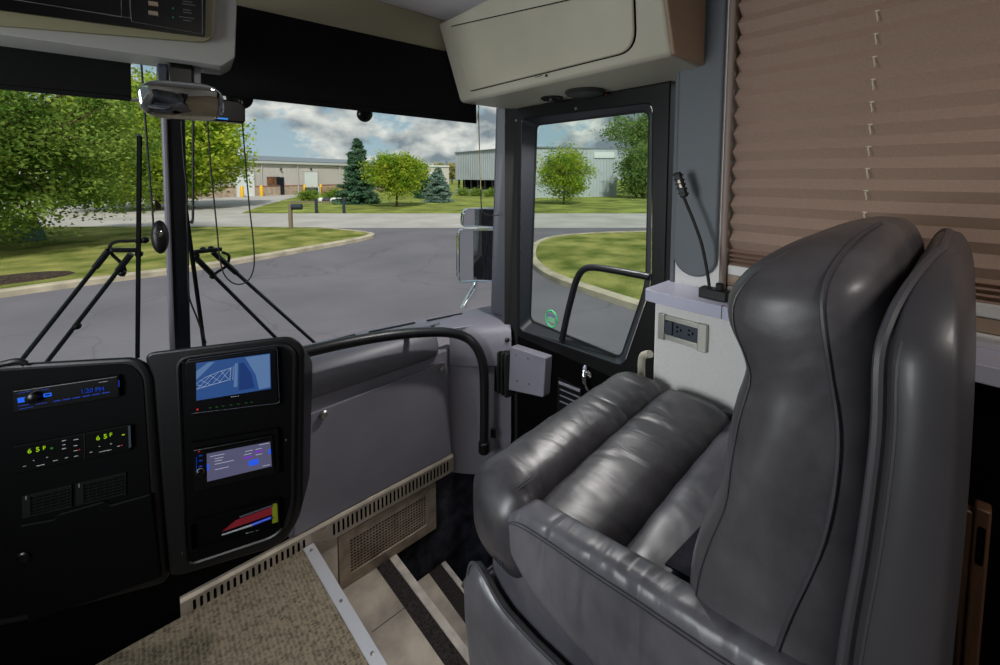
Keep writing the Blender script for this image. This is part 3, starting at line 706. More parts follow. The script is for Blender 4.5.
text('1:20 PM', 'clock_digits', 'led_dim', ra, 81, 393.2, 4.2, lambda x, y: C(x, y, .0182), AX, NN)
b = MB(); [b.bar(C(99 + i * 1.6, 382.5 - i * .25, .0183), C(100 + i * 1.6, 382.3 - i * .25, .0183), .0015, .0004, up=NN) for i in range(6)]; b.build('lettering', 'mark', ra)
# climate control
cc = thing('climate_control', 'climate control panel with two green temperature readouts', 'climate control', C(75, 474, 0))
plate('faceplate', 'blackdash', cc, [(17.5, 472.5), (133, 448.5), (131.5, 423), (15.5, 444.5)], .004, .008, .006, bevel=.002)
plate('end_cap', 'outlet', cc, [(129.5, 447), (131.8, 446.6), (131, 425), (128.8, 425.4)], 0, .003, .0135)
plate('divider', 'black', cc, [(84.5, 459.5), (85.5, 459.3), (85, 433), (84, 433.2)], 0, .001, .0142)
cl = lambda x, y: C(x, y, .0142)
for s_t, x, y in (('6', 28, 453.2), ('5', 36.2, 451.5), ('F', 43.2, 449.4), ('6', 96.5, 440), ('5', 103.8, 438.4), ('F', 109.8, 436.2)):
    text(s_t, 'temperature_digit', 'led_green', cc, x, y, 4.6 if s_t != 'F' else 3.6, cl, AX, NN)
b = MB(); b.bar(cl(50.5, 448.5), cl(53, 448), .004, .0004, up=NN); b.build('mode_light', 'led_gdim', cc)
b = MB(); b.bar(cl(122, 435), cl(124.6, 434.5), .0026, .0004, up=NN); b.build('mode_light', 'led_green', cc)
b = MB(); b.lathe([(.0013, 0), (.001, .0005)], cl(121.8, 445.2), NN, 8); b.lathe([(.0013, 0), (.001, .0005)], cl(79.5, 449.6), NN, 8); b.build('warning_light', 'led_red', cc)
b = MB()
for (x, y, w) in ((62, 441, 4), (62, 449, 4), (62.5, 445, 3), (73.5, 440, 5), (73.5, 446, 4), (74, 451, 4), (74, 456.5, 4), (23, 466.5, 3), (36.5, 466, 8), (46, 457.5, 2), (33, 460.5, 1.4), (53, 461, 5), (65, 458, 3), (89.5, 452.5, 3), (99.5, 452, 12), (98.5, 446.5, 1.5), (110, 444, 2), (117, 446.5, 3)):
    b.bar(cl(x, y), cl(x + w, y - w * .2), .0016, .0004, up=NN)
b.build('printed_symbols', 'mark', cc)
# two louvred outlets
for i, (x0_, y0_, x1_, y1_) in enumerate(((32, 494, 72, 484.5), (85, 481.5, 126, 472))):
    lv = thing('air_vent', ('left one' if i == 0 else 'right one') + ' of two small louvred air vents under the climate control', 'air vent', C((x0_ + x1_) / 2, y1_ + 30, 0), 'air vents under the climate control')
    a, bq = [(x0_ - 8, y0_ + 23), (x1_ + 1, y1_ + 21), (x1_ + 1, y1_ - 1), (x0_ - 8, y0_ + 1)], [(x0_, y0_ + 20), (x1_, y1_ + 19.5), (x1_, y1_ + 1), (x0_, y0_ + 1)]
    MB().ring([C(x, y, .006) for x, y in a], [C(x, y, .006) for x, y in bq], NN * .005).build('frame', 'black', lv)
    b = MB()
    for k in range(6):
        f_ = (k + .5) / 6; b.bar(C(x0_, y0_ + 1 + 19 * f_, .009), C(x1_, y1_ + 1 + 18.5 * f_, .009), .0022, .005, up=NN)
    for k in range(5):
        f_ = (k + .5) / 5; b.bar(C(x0_ + (x1_ - x0_) * f_, y0_ + (y1_ - y0_) * f_ + 1, .008), C(x0_ + (x1_ - x0_) * f_, y0_ + (y1_ - y0_) * f_ + 20, .008), .0012, .004, up=NN)
    b.build('louvres', 'black', lv)
    b = MB(); b.bar(C(x0_ - 5.5, y0_ + 5.5, .011), C(x0_ - 5.5, y0_ + 2, .011), .003, .003, up=NN); b.build('thumb_wheel', 'markdim', lv)
# ================================================================== OVERHEAD
# cabinet over the door: leaning face, flat underside
def cab(px, py, x): return PX(px, py, x)
cz0 = 1.646; cy0_, cy1_ = .503, 1.385
lt = PY(438, 24, cy1_)
XT, ZT = lt.x, min(lt.z, 1.963)
XB = 1.0
oc = thing('overhead_cabinet', 'cream overhead cabinet with a flap door above the entry door', 'cabinet', (1.15, .95, cz0))
prof = [(XB, cz0), (XB - .012, cz0 + .012), (XT, ZT), (1.26, ZT), (1.26, cz0)]
b = MB(); b.prism([V((x, cy0_, z)) for x, z in prof], (0, cy1_ - cy0_, 0)); b.build('body', 'cream', oc, bevel=.01, seg=3)
b = MB(); b.prism([V((x + .004 if i < 2 else x, cy0_ - .008, z + .002)) for i, (x, z) in enumerate([(XB - .004, cz0), (XB - .012, cz0 + .012), (XT, ZT), (1.26, ZT), (1.26, cz0)])], (0, .009, 0)); b.build('end_panel', 'tan', oc, bevel=.004)
cn = V((XB - .012, 0, cz0 + .012)) ; cd = V((XT - cn.x, 0, ZT - cn.z)).normalized(); nn = V((cd.z * -1, 0, cd.x)); nn = V((-cd.z, 0, cd.x))
if nn.x > 0: nn = -nn
cp = lambda x, y, o=0: on(x, y, cn + nn * o, nn)
dq = [cp(451, 27), cp(470.5, 91), cp(636, 50), cp(634, -14)]
b = MB(); b.prism(rnd(dq, [.012, .015, .05, .02], 6), nn * .010); fl = b.build('door', 'creamface', oc, bevel=.006, seg=3)
b = MB(); q = rnd([p + nn * .001 for p in dq], [.012, .015, .05, .02], 6); b.tube(q, .0035, 6, closed=True); b.build('door_gap', 'dark', oc)
b = MB(); b.bar(cp(532, 78.5, .001), cp(547, 74.5, .001), .006, .005, up=nn); b.build('latch', 'cream', fl)
b = MB(); b.ball(cp(546, 75.5, .006), .004, .004, .004, 8, 5); b.bar(cp(535, 77.2, .005), cp(542, 75.5, .005), .002, .003, up=nn); b.build('latch_hook', 'black', fl)
def under(x, y): return PZ(x, y, cz0)
p = under(585, 91); b = MB(); b.lathe([(.068, 0), (.07, -.006), (.062, -.014), (.056, -.012), (.03, -.017), (.001, -.018)], p, (0, 0, 1), 30); b.build('round_speaker', 'speaker', oc)
p = under(552, 97.5); b = MB(); b.lathe([(.042, 0), (.043, -.006), (.034, -.010), (.030, -.004), (.001, -.004)], p, (0, 0, 1), 26); ud = b.build('reading_light', 'black', oc)
b = MB(); b.lathe([(.02, -.004), (.018, -.012), (.001, -.014)], p, (0, 0, 1), 20); b.build('lens', 'blackgloss', ud)
b = MB(); b.ball(under(606, 90.5) + V((0, 0, -.013)), .004, .004, .003, 8, 5); b.build('indicator', 'red', oc)
# console over the driver
YC = 1.15
oh = thing('overhead_console', 'pale grey overhead switch console hanging left of the dark shade', 'console', (-.3, YC, 1.57))
cq = lambda x, y, o=0: PY(x, y, YC - o)
fr0 = [cq(-120, 17), cq(222, 66), cq(235, 58), cq(238, -30), cq(-120, -60)]
bk0 = [PY(x, y, YC + .16) for x, y in ((-120, 30), (221, 75.5), (231, 70))]
bk0 += [V((bk0[2].x + .004, YC + .16, fr0[3].z)), V((bk0[0].x, YC + .16, fr0[4].z))]
b = MB(); b.loft([rnd(fr0, [.004, .006, .006, .004, .004]), rnd(bk0, [.004, .006, .006, .004, .004])]); b.build('body', 'consolegrey', oh, bevel=.012, seg=4)
b = MB(); q = rnd([cq(-120, 17, .0), cq(-120, -60, .0), cq(216, -30, .0), cq(213, 44, .0)], [.001, .001, .01, .03]); b.prism(q, (0, -.010, 0)); b.build('trim_band', 'rim', oh, bevel=.003)
b = MB(); b.prism([cq(-120, 10 - 15, .011), cq(-120, -60, .011), cq(206, -30, .011), cq(205, 37.5, .011)], (0, -.004, 0)); sw = b.build('switch_panel', 'blackgloss', oh)
b = MB()
for pts in ([(128, -30), (130.5, 37 - 19), (-60, -12)], [(119, -30), (121.5, 16.8), (-60, -14)][:0] or [(202, -30), (202.5, 34), (131.5, 21.5), (128.5, -30)]):
    b.tube([cq(x, y, .0155) for x, y in pts], .0006, 5)
b.tube([cq(x, y, .0155) for x, y in [(121, -30), (121.5, 17.2), (-60, -13)]], .0006, 5)
b.build('printed_outline', 'markdim', sw)
for y in (3.5, 13):
    o = MB(); o.bar(cq(148.5, y - .3, .018), cq(158, y + 1, .018), .0075, .006, up=(0, -1, 0)); o.build('toggle_switch', 'bronze' if y > 10 else 'tan', sw)
b = MB(); [b.ball(cq(x, y, .0155), .0016, .001, .0016, 6, 4) for x, y in ((173, 8.3), (173, 17.2))]; b.build('status_lights', 'led_teal', sw)
b = MB()
for x, y, w in ((183, 1, 9), (182, 3.6, 13), (183, 9.4, 8), (183, 12, 9), (179, 16.5, 15), (183, 20, 8)): b.bar(cq(x, y, .0155), cq(x + w, y + w * .14, .0155), .0016, .0004, up=(0, -1, 0))
b.build('printed_labels', 'markdim', sw)
# roller shades in front of the glass
YS = 1.385
def shade(name, pix, label, rail):
    t = thing('roller_shade', label, 'sun shade', PY(*pix[0], YS), 'pull-down windscreen shades')
    MB().prism([PY(x, y, YS) for x, y in pix], (0, .002, 0)).build('fabric', 'shade', t)
    MB().prism([PY(*rail[0], YS - .003), PY(*rail[1], YS - .003), PY(rail[1][0], rail[1][1] - 5, YS - .003), PY(rail[0][0], rail[0][1] - 5, YS - .003)], (0, .008, 0)).build('hem_bar', 'shade', t, bevel=.002)
    return t
s1 = shade('roller_shade', [(-90, 81), (131.5, 101), (130, 20), (-90, 0)], 'black pull-down shade on the left windscreen pane', [(-90, 81), (131.5, 101)])
MB().tube([PY(131, 100.5, YS), PY(142, 99.5, YS)], .004, 8).build('bar_end', 'nickel', s1)
s2 = shade('roller_shade', [(200, 93), (476.5, 123.5), (476, 58), (232, 4), (198, 0)], 'wide black pull-down shade on the right windscreen pane', [(200, 93), (476.5, 123.5)])
MB().tube([PY(476, 122.5, YS), PY(479, 107, YS)], .003, 8).build('bar_end', 'cordw', s2)
# black dome sensor at the edge of the right shade
p = ws(.5, .7); p = on(364, 114, ws(.55, .6), (ws(.55, .6) - ws(.55, .4)).cross(V((1, 0, 0))))
b = MB(); b.lathe([(.03, .0), (.03, -.006), (.026, -.014), (.014, -.02), (.001, -.021)], p + V((0, -.004, 0)), (0, 1, .3), 22); tag(b.build('sensor_dome', 'blackgloss'), 'small black dome stuck on the glass below the right shade', 'sensor')
# ---- rear view mirror, its bracket, and the camera box behind
mp_ = PY(183, 101, 1.16)
mi = thing('rearview_mirror', 'wide oval chrome rear-view mirror hanging at the centre post', 'mirror', mp_)
mn = (EYE + V((-.16, 0, -.26)) - mp_).normalized() # faces back into the cab
mu = V((0, 0, 1)).cross(mn).normalized(); mw = mn.cross(mu)
hw = (PY(225, 101, 1.16) - PY(140, 101, 1.16)).length / 2 * 1.0; hh = .042
def oval(k, d, n=40):
    out = []
    for i in range(n):
        a = 2 * math.pi * i / n; ca, sa = math.cos(a), math.sin(a)
        e = .62
        out.append(mp_ + mu * (hw * k * abs(ca) ** e * (1 if ca >= 0 else -1)) * (1 if k == 1 else 1) + mw * ((hh - hw * (1 - k) * .0) * k * abs(sa) ** e * (1 if sa >= 0 else -1)) + mn * d)
    return out
MB().loft([oval(.8, -.035), oval(.95, -.02), oval(1.0, -.004), oval(1.0, .004), oval(.97, .006)]).build('housing', 'chrome', mi)
MB().loft([oval(.962, .0065), oval(.9, .0083), oval(.7, .0112), oval(.45, .0133), oval(.2, .0142), oval(.02, .0145)]).build('mirror_glass', 'mirror', mi, ang=80)
b = MB(); q = [PY(x, y, 1.2) for x, y in ((169, 84), (193, 86), (193, 60), (169, 60))]; b.prism(q, (0, .05, 0)); b.build('bracket', 'blackgloss', mi, bevel=.003)
MB().prism([PY(x, y, 1.205) for x, y in ((157, 84), (168, 84), (168, 64), (157, 63))], (0, .05, 0)).build('bracket_cover', 'outlet', mi, bevel=.003)
MB().prism([PY(x, y, 1.22) for x, y in ((193.5, 85), (201, 86), (201, 66), (193.5, 64))], (0, .03, 0)).build('white_clip', 'ledge', mi, bevel=.002)
MB().bar(mp_ + V((-.005, .03, 0)), PY(178, 78, 1.225), .016, .012).build('stem', 'blackmetal', mi)
dc = thing('dash_camera', 'black camera box with a blue light right of the mirror', 'camera', PY(222, 122, 1.34))
q = rnd([PY(x, y, 1.33) for x, y in ((198, 119), (245.5, 123.5), (245.5, 106.5), (240, 101), (198, 96))], .010)
MB().prism(q, (0, .035, 0)).build('body', 'blackgloss', dc, bevel=.004)
MB().bar(PY(216, 118, 1.328), PY(228, 119, 1.328), .004, .001, up=(0, -1, 0)).build('status_light', 'cyan', dc)
pc = PY(239.5, 97.5, 1.405); MB().lathe([(.034, .0), (.034, -.006), (.026, -.010), (.001, -.011)], pc, (0, 1, 0), 24).build('mount_disc', 'blackgloss', dc)
MB().ball(PY(240.5, 102.5, 1.375), .006, .007, .007, 10, 7).build('screw_cap', 'nickel', dc)
# ---- cords
def cord(name, pts, r, mat, label, cat='cord', Y=None, grp=None):
    return tag(MB().tube(smooth_path([PY(x, y, Y if not isinstance(Y, list) else Y[i]) for i, (x, y) in enumerate(pts)], 5), r, 6).build(name, mat), label, cat, grp)
def yy(pts, y0=1.37, y1=1.62, a=60, b_=340): return [y0 + (y1 - y0) * min(max((y - a) / (b_ - a), 0), 1) for x, y in pts]
pt = [(141, 60), (142.5, 80), (147.5, 150), (152, 205), (153.5, 226)]
cord('hanging_cord', pt, .0026, 'rubber', 'thick black cord left of the centre post ending at a cleat', Y=yy(pt, 1.375, 1.56))
pt = [(193.2, 112), (193, 160), (192.8, 218), (190, 221)]
cord('pull_rod', pt, .0034, 'rubber', 'straight thin black rod just right of the centre post', 'rod', Y=yy(pt, 1.36, 1.5))
pt = [(181.5, 121), (182.5, 140), (184.5, 168), (186.5, 185), (187, 215), (188, 250), (188.5, 285), (190, 300), (197, 318), (206, 343)]
cord('camera_cable', pt, .0028, 'rubber', 'loose black cable running down along the centre post', 'cable', Y=yy(pt, 1.40, 1.70))
pt = [(207.3, 118), (210.5, 165), (214.5, 205), (217.5, 235), (219.5, 256), (223.5, 273), (232, 282.5), (242, 284), (250, 278), (254.2, 264), (253, 238), (249, 203), (244.5, 150), (240.5, 100)]
cord('cord_loop', pt, .0021, 'rubber', 'long thin black cord loop hanging below the camera box', Y=yy(pt, 1.335, 1.5))
pt = [(478.3, 104), (479.5, 150), (480.8, 190)]
cord('shade_string', pt, .0022, 'string', 'thin olive string hanging from the right end of the wide shade', Y=yy(pt, 1.385, 1.42))
pt = [(480.8, 188), (481.5, 208), (484.5, 214), (492, 215.3), (499.5, 215.3)]
cord('tie_back', pt, .0026, 'rubber', 'small black hooked wire at the right windscreen pillar', 'hook', Y=[1.42, 1.42, 1.42, 1.42, 1.41])
cl_ = thing('cord_cleat', 'black oval cord cleat with a silver button beside the centre post', 'cleat', PY(160, 250, 1.56))
b = MB(); c_ = PY(160, 237, 1.57); b.ball(c_, .021, .016, .05, 18, 11); b.build('body', 'black', cl_)
MB().lathe([(.011, 0), (.010, .006), (.001, .008)], c_ + V((-.002, -.013, .012)), (-.1, -1, 0), 16).build('button', 'chrome', cl_)

# ================================================================== ENTRY DOOR
XD = 1.25
D_ = lambda x, y, o=0: PX(x, y, XD - o)
struct(MB().box(XD + .002, XD + .07, .40, 1.45, 1.646, 1.965).build('wall_right', 'cream'))
struct(MB().box(1.2, XD + .07, .40, 1.40, 1.6475, 1.66).build('trim_9', 'cream'))
dr = struct(thing('door_1', None, None, (XD + .02, 1.0, -.74)))
ztop = 1.645; yF = D_(517, 200).y; yR = PX(664, 200, XD).y - .01
def dq_(y, z): return V((XD, y, z))
# outer leaf built as a ring round the window and a lower panel
gl = [D_(522, 119), D_(520, 330), D_(623, 366), D_(651, 285), D_(652, 103)]
ol = [dq_(yF, ztop), dq_(yF, gl[1].z - .035), dq_(yR, gl[2].z - .06), dq_(yR, (gl[3].z + gl[2].z) / 2), dq_(yR, ztop)]
rr = [.02, .03, .03, .06, .03]
b = MB(); b.ring(rnd(ol, .002, 6), rnd(gl, rr, 6), (.06, 0, 0)); b.build('window_surround', 'black', dr, bevel=.006, seg=3)
b = MB(); b.prism([ol[1] + V((.004, 0, .002)), dq_(yF, -.74) + V((.004, 0, 0)), dq_(yR, -.74) + V((.004, 0, 0)), ol[2] + V((.004, 0, .002))], (.05, 0, 0)); b.build('lower_panel', 'blackdash', dr, bevel=.004)
def inset(x, y): return PX(x, y, XD + .05)
g2 = [inset(535.5, 124.5), inset(529, 321), inset(620.5, 359), inset(646.5, 285), inset(649.5, 110)]
# reveal between surround and glass
b = MB(); b.loft([rnd(gl, rr, 6), rnd(g2, rr, 6)], caps=False); b.build('reveal', 'slate', dr)
b = MB(); b.ring([p + V((0.001, 0, 0)) for p in rnd([p + (p - V((p.x, 1.0, 1.15))).normalized() * .012 for p in g2], rr, 6)], rnd([p + (V((p.x, 1.0, 1.15)) - p).normalized() * .006 for p in g2], rr, 6), (.01, 0, 0)); b.build('gasket', 'rubber', dr)
b = MB(); b.prism(rnd([p + V((.006, 0, 0)) for p in g2], rr, 6), (.006, 0, 0)); b.build('pane', 'glass_door', dr)
hb = [PX(x, y, XD + .02) for x, y in ((562, 340), (567, 316), (573, 292), (577, 279), (583, 270), (593, 267.5), (615, 270.5), (650, 277))]
b = MB(); b.tube(smooth_path(hb, 6), .013, 12); b.build('grab_bar', 'blackmetal', dr)
b = MB()
for x, y in ((516.5, 120.5), (576, 108.5)): b.lathe([(.006, 0), (.005, -.004), (.001, -.005)], D_(x, y), (1, 0, 0), 10)
b.build('screw', 'screw', dr)
# sticker on the glass
c_ = PX(551.5, 318.8, XD + .0545); b = MB(); b.tube([c_ + V((0, .031 * math.cos(t * math.pi / 16), .036 * math.sin(t * math.pi / 16))) for t in range(32)], .0036, 6, closed=True)
sk = tag(b.build('round_sticker', 'green_ring'), 'round green sticker in the lower corner of the door glass', 'sticker')
b = MB(); b.box(c_.x - .001, c_.x, c_.y - .02, c_.y + .02, c_.z - .016, c_.z + .006); b.build('print', 'green_fill', sk)
b = MB(); b.box(c_.x - .001, c_.x, c_.y - .02, c_.y + .02, c_.z + .010, c_.z + .017); b.build('print_line', 'violet', sk)
# grey box and rubber bellows at the front of the door
mb = thing('door_actuator_box', 'grey plastic box with black bellows at the front edge of the door', 'cover box', PX(527, 397, 1.22))
q = [PX(x, y, 1.205) for x, y in ((508.5, 390), (543, 397.5), (545.5, 358), (510, 346.5))]
MB().prism(rnd(q, .008), (.044, 0, 0)).build('cover', 'greydash', mb, bevel=.006, seg=3)
b = MB()
for x, y in ((516, 355), (528, 358.5), (517, 381), (529, 384)): b.lathe([(.0035, 0), (.003, -.002), (.001, -.0022)], PX(x, y, 1.205), (1, 0, 0), 8)
b.build('screw', 'blackmetal', mb)
b = MB(); z0_, z1_ = PX(502, 394, 1.2).z, PX(502, 352, 1.2).z; yb0, yb1 = PX(508, 370, 1.2).y, PX(494, 370, 1.2).y
n = 9
for i in range(n):
    y = yb0 + (yb1 - yb0) * i / (n - 1)
    b.prism(rnd([V((1.185 + .012 * (i % 2), y, z0_)), V((1.245, y, z0_)), V((1.245, y, z1_)), V((1.185 + .012 * (i % 2), y, z1_))], .012, 3), (0, (yb1 - yb0) / n * .8, 0))
b.build('bellows', 'rubber', mb)
# chrome latch handle, louvre
lh = thing('door_latch', 'chrome latch handle on the black door panel', 'latch', D_(588, 387))
MB().lathe([(.016, 0), (.015, -.006), (.009, -.008), (.001, -.012)], D_(589, 374), (1, 0, 0), 18).build('lock_cylinder', 'chrome', lh)
MB().tube(smooth_path([D_(584.5, 367, .008), D_(584, 375, .018), D_(585, 383, .02), D_(588, 390, .012)], 5), [.008] * 5 + [.009] * 6 + [.006] * 5, 10).build('lever', 'chrome', lh)
MB().ball(D_(585, 368.5, .014), .007, .006, .014, 10, 7).build('lever_tip', 'ledge', lh)
dv = thing('door_vent', 'small louvred vent in the lower door beside the armchair', 'vent', D_(567, 405))
b = MB(); b.prism([D_(557.5, 415), D_(581, 420), D_(582, 388.5), D_(558.5, 377)], (-.004, 0, 0)); b.build('frame', 'black', dv)
b = MB()
for k, y in enumerate((382.5, 389, 395, 401)): b.bar(D_(559 + (0 if k == 0 else 1), y, .006), D_(580, y + 8.3, .006), .009 if k == 0 else .0035, .006, up=(-1, 0, 0))
b.build('louvres', 'greydash', dv)
hd = tag(MB().tube(smooth_path([PX(650, 354, 1.10), PX(643.5, 355.5, 1.12), PX(641.5, 362, 1.13), PX(641.5, 375, 1.13), PX(641.5, 395, 1.12)], 5), .011, 12).build('door_grip', 'cream'), 'cream pull handle at the door end of the pale side panel', 'handle')

# ================================================================== RIGHT WALL DETAILS
XP = 1.09
zlg = PX(684, 298, 1.045).z - .032
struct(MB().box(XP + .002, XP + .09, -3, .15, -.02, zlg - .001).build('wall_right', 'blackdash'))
yl = PX(654, 340, XP).y
lp = struct(MB().box(XP, XP + .09, .15, yl, -.02, zlg - .001).build('wall_right_lower', 'wallp', bevel=.004)); lp.name = 'wall_right'
b = MB(); y0_ = PX(643, 297, 1.045).y; zl = PX(684, 298, 1.045).z
b.prism(rnd([V((1.045, y0_, zl - .032)), V((1.26, y0_, zl - .032)), V((1.26, -1.2, zl - .032)), V((1.045, -1.2, zl - .032))], [.02, .002, .002, .002]), (0, 0, .032))
lg = tag(b.build('window_ledge', 'ledge', bevel=.005, seg=3), 'lavender grey ledge along the right wall below the blind', 'ledge')
ysm = PX(722, 303, 1.045).y
MB().box(1.0443, 1.06, ysm - .001, ysm + .001, zl - .031, zl + .0006).build('seam', 'outlet', lg)
wp = thing('wall_pad', 'tall slate grey padded panel with rounded foot between door and blind', 'wall pad', PX(696, 275, XW))
q = [PX(676.5, 262, XW), PX(676.5, 100, XW), PX(680, -60, XW), PX(727, -60, XW), PX(723, 100, XW), PX(716, 262, XW)]
ya, yb_ = PX(676, 240, XW).y, PX(719, 240, XW).y - .0; zlo = PX(696, 276, XW).z
hw_ = (ya - yb_) / 2; yc = (ya + yb_) / 2
q = [V((XW, yc + hw_ * math.cos(t), zlo + hw_ * .95 - hw_ * .95 * math.sin(t))) for t in [math.pi * i / 16 for i in range(17)]] + [V((XW, yb_, 1.96)), V((XW, ya, 1.96))]
MB().prism(q, (-.016, 0, 0)).build('padding', 'pad', wp, bevel=.006, seg=3)
# outlet
ou = thing('power_outlet', 'twin power outlet in a satin metal frame on the pale side panel', 'power outlet', PX(684, 348, XP))
O = lambda x, y, o=0: PX(x, y, XP - o)
oy0, oy1 = O(660, 325).y, O(708.5, 335).y; oz0, oz1 = (O(660, 338.5).z + O(707, 351).z) / 2, (O(661, 312.5).z + O(709, 324).z) / 2
def orect(name, mat, u0, u1, v0, v1, o0, o1, bev=.001): return MB().box(XP - o1, XP - o0, oy0 + (oy1 - oy0) * u1, oy0 + (oy1 - oy0) * u0, oz0 + (oz1 - oz0) * v0, oz0 + (oz1 - oz0) * v1).build(name, mat, ou, bevel=bev)
orect('end_bar', 'nickel', 0, .14, 0, 1, 0, .012, .002); orect('end_bar', 'nickel', .82, 1, 0, 1, 0, .012, .002)
orect('rail', 'nickel', .14, .82, .78, .97, 0, .008); orect('rail', 'nickel', .14, .82, .03, .24, 0, .008)
orect('rocker_switch', 'outlet', .145, .30, .26, .76, 0, .010); so = orect('socket', 'outlet', .31, .81, .25, .77, 0, .006)
b = MB()
for u in (.40, .64):
    for (du, v, w, h) in ((0, .62, .045, .03), (0, .46, .045, .03), (.075, .54, .03, .05)):
        yy_ = oy0 + (oy1 - oy0) * (u + du); zz = oz0 + (oz1 - oz0) * v; hw2 = abs(oy1 - oy0) * w / 2; b.box(XP - .0066, XP - .005, yy_ - hw2, yy_ + hw2, zz - (oz1 - oz0) * h, zz + (oz1 - oz0) * h)
b.build('socket_holes', 'dark', so)
# gooseneck lamp on the ledge
XG = 1.10
gn = thing('gooseneck_light', 'black gooseneck map light standing on the ledge', 'lamp', PX(713, 298, XG))
gp = lambda x, y: PX(x, y, XG)
zb0 = zl
a_ = gp(701, 292).y; c_ = gp(729, 296).y
MB().box(XG - .018, XG + .018, c_, a_, zb0, zb0 + .026).build('base', 'black', gn, bevel=.003)
MB().lathe([(.010, 0), (.010, .014), (.008, .016), (.001, .016)], V((XG, gp(720, 288).y, zb0 + .026)), (0, 0, 1), 14).build('switch', 'rubber', gn)
MB().tube(smooth_path([V((XG, gp(709.5, 290).y, zb0 + .02)), gp(708.5, 280), gp(705.5, 262), (gp(701, 242)), gp(694, 222), gp(687, 205), gp(682, 193)], 6), .0042, 8).build('neck', 'rubber', gn)
b = MB(); b.bar(gp(684.5, 197), gp(677, 172.5), .018, .015, up=(-1, 0, .1)); hdz = b.build('head', 'black', gn, bevel=.003)
b = MB(); b.bar(gp(682.5, 188), gp(680, 180), .006, .003, up=(-1, 0, .1))
for v in b.v: v.x -= .0075
b.build('bulb', 'gold', hdz)
b = MB()
for t in (.12, .32, .5, .68, .88): p = gp(684.5 - 7.5 * t, 197 - 24.5 * t); b.bar(p + V((-.001, .011, 0)), p + V((-.001, -.011, .003)), .003, .018, up=(-1, 0, .1))
b.build('cooling_ribs', 'rubber', hdz)
# window behind the blind, with sky behind it
w2 = struct(thing('window_2', None, None, (XW + .08, -.4, 1.05)))
ywl = yP1 - .018
MB().ring([V((XW + .05, -1.2, 1.045)), V((XW + .05, ywl, 1.045)), V((XW + .05, ywl, 1.9)), V((XW + .05, -1.2, 1.9))], [V((XW + .05, -1.16, 1.085)), V((XW + .05, ywl - .03, 1.085)), V((XW + .05, ywl - .03, 1.87)), V((XW + .05, -1.16, 1.87))], (.03, 0, 0)).build('frame', 'blackmetal', w2)
MB().box(XW + .06, XW + .066, -1.17, ywl - .02, 1.08, 1.88).build('pane', 'glass_side', w2)
# pleated blind
bl = thing('pleated_blind', 'brownish pleated blind closed over the side window', 'blind', (XW + .02, -.3, 1.09))
yb0_, yb1_ = -1.15, yP1 - .022
zr0 = PX(727, 280, XW).z; zs0 = zr0 + .035
rows = []
z = zs0; k = 0
# closely stacked folds at the foot, wide pleats above
hs = [.0055] * 8 + [.016] * 200
lst = [z]
for h in hs:
    z += h
    if z > 1.95: break
    lst.append(z)
pitch = .0475
lst = [zs0 + .006 * i for i in range(9)]
while lst[-1] < 1.93:
    lst.append(lst[-1] + pitch / 2)
vs = []
nseg = 14
for i, z in enumerate(lst):
    xo = XW + .012 if i % 2 else XW + .036
    sag = 0
    for j in range(nseg + 1):
        y = yb0_ + (yb1_ - yb0_) * j / nseg
        vs.append(V((xo + random.uniform(-.0006, .0006), y, z + random.uniform(-.0006, .0006))))
fs = [(i * (nseg + 1) + j, i * (nseg + 1) + j + 1, (i + 1) * (nseg + 1) + j + 1, (i + 1) * (nseg + 1) + j) for i in range(len(lst) - 1) for j in range(nseg)]
MB().add(vs, fs).build('pleated_cloth', 'blind', bl, ang=5)
MB().box(XW + .008, XW + .04, yb0_, yb1_, zr0 + .013, zr0 + .040).build('bottom_rail', 'wallp', bl, bevel=.003)
MB().box(XW + .012, XW + .036, yb0_, yb1_, zr0 - .016, zr0 + .012).build('lower_cloth_stack', 'tan', bl)
MB().box(XW + .008, XW + .04, yb0_, yb1_, zr0 - .034, zr0 - .018).build('sill_rail', 'wallp', bl, bevel=.003)
cb = MB()
for i, z in enumerate(lst):
    if i > 9 and i % 2 == 1:
        p = PX(868 + (883 - 868) * 0, 150, XW); y = p.y
        cb.tube([V((XW + .0105, y, z - .002)), V((XW + .006, y + .001, z - .006)), V((XW + .010, y - .001, z - .017)), V((XW + .015, y, z - .021))], .0013, 5)
        cb.ball(V((XW + .009, y, z - .001)), .003, .005, .002, 7, 4)
cb.build('lift_cord', 'cordw', bl)
# lower dark rail, pale strip below the blind
b = MB(); b.box(1.15, XW + .01, -1.2, .25, zl + .0005, zl + .012); tag(b.build('sill_strip', 'alu'), 'pale metal strip on the ledge under the blind behind the armchair', 'sill strip')
# brown wooden panel behind the seat
wd = thing('wooden_panel', 'brown wooden panel edge standing behind the armchair', 'wood panel', (.98, -.03, .2))
xw = .93
q0, q1, q2 = PX(975, 507, xw), PX(992, 518, xw), PX(946, 517, xw)
b = MB(); b.box(xw - .0, xw + .028, q1.y, q0.y, .0, q0.z); b.build('edge_post', 'wood', wd, bevel=.003)
b = MB(); b.box(xw + .004, xw + .024, q0.y - .001, q2.y + .05, .0, q0.z - .012); b.build('side_panel', 'wood', wd, bevel=.003)
b = MB(); zc = PX(978, 545, xw).z; b.prism(rnd([V((xw - .0012, (q0.y + q1.y) / 2 - .004, zc - .03)), V((xw - .0012, (q0.y + q1.y) / 2 + .004, zc - .03)), V((xw - .0012, (q0.y + q1.y) / 2 + .004, zc + .03)), V((xw - .0012, (q0.y + q1.y) / 2 - .004, zc + .03))], .003), (.002, 0, 0)); b.build('slot', 'dark', wd)
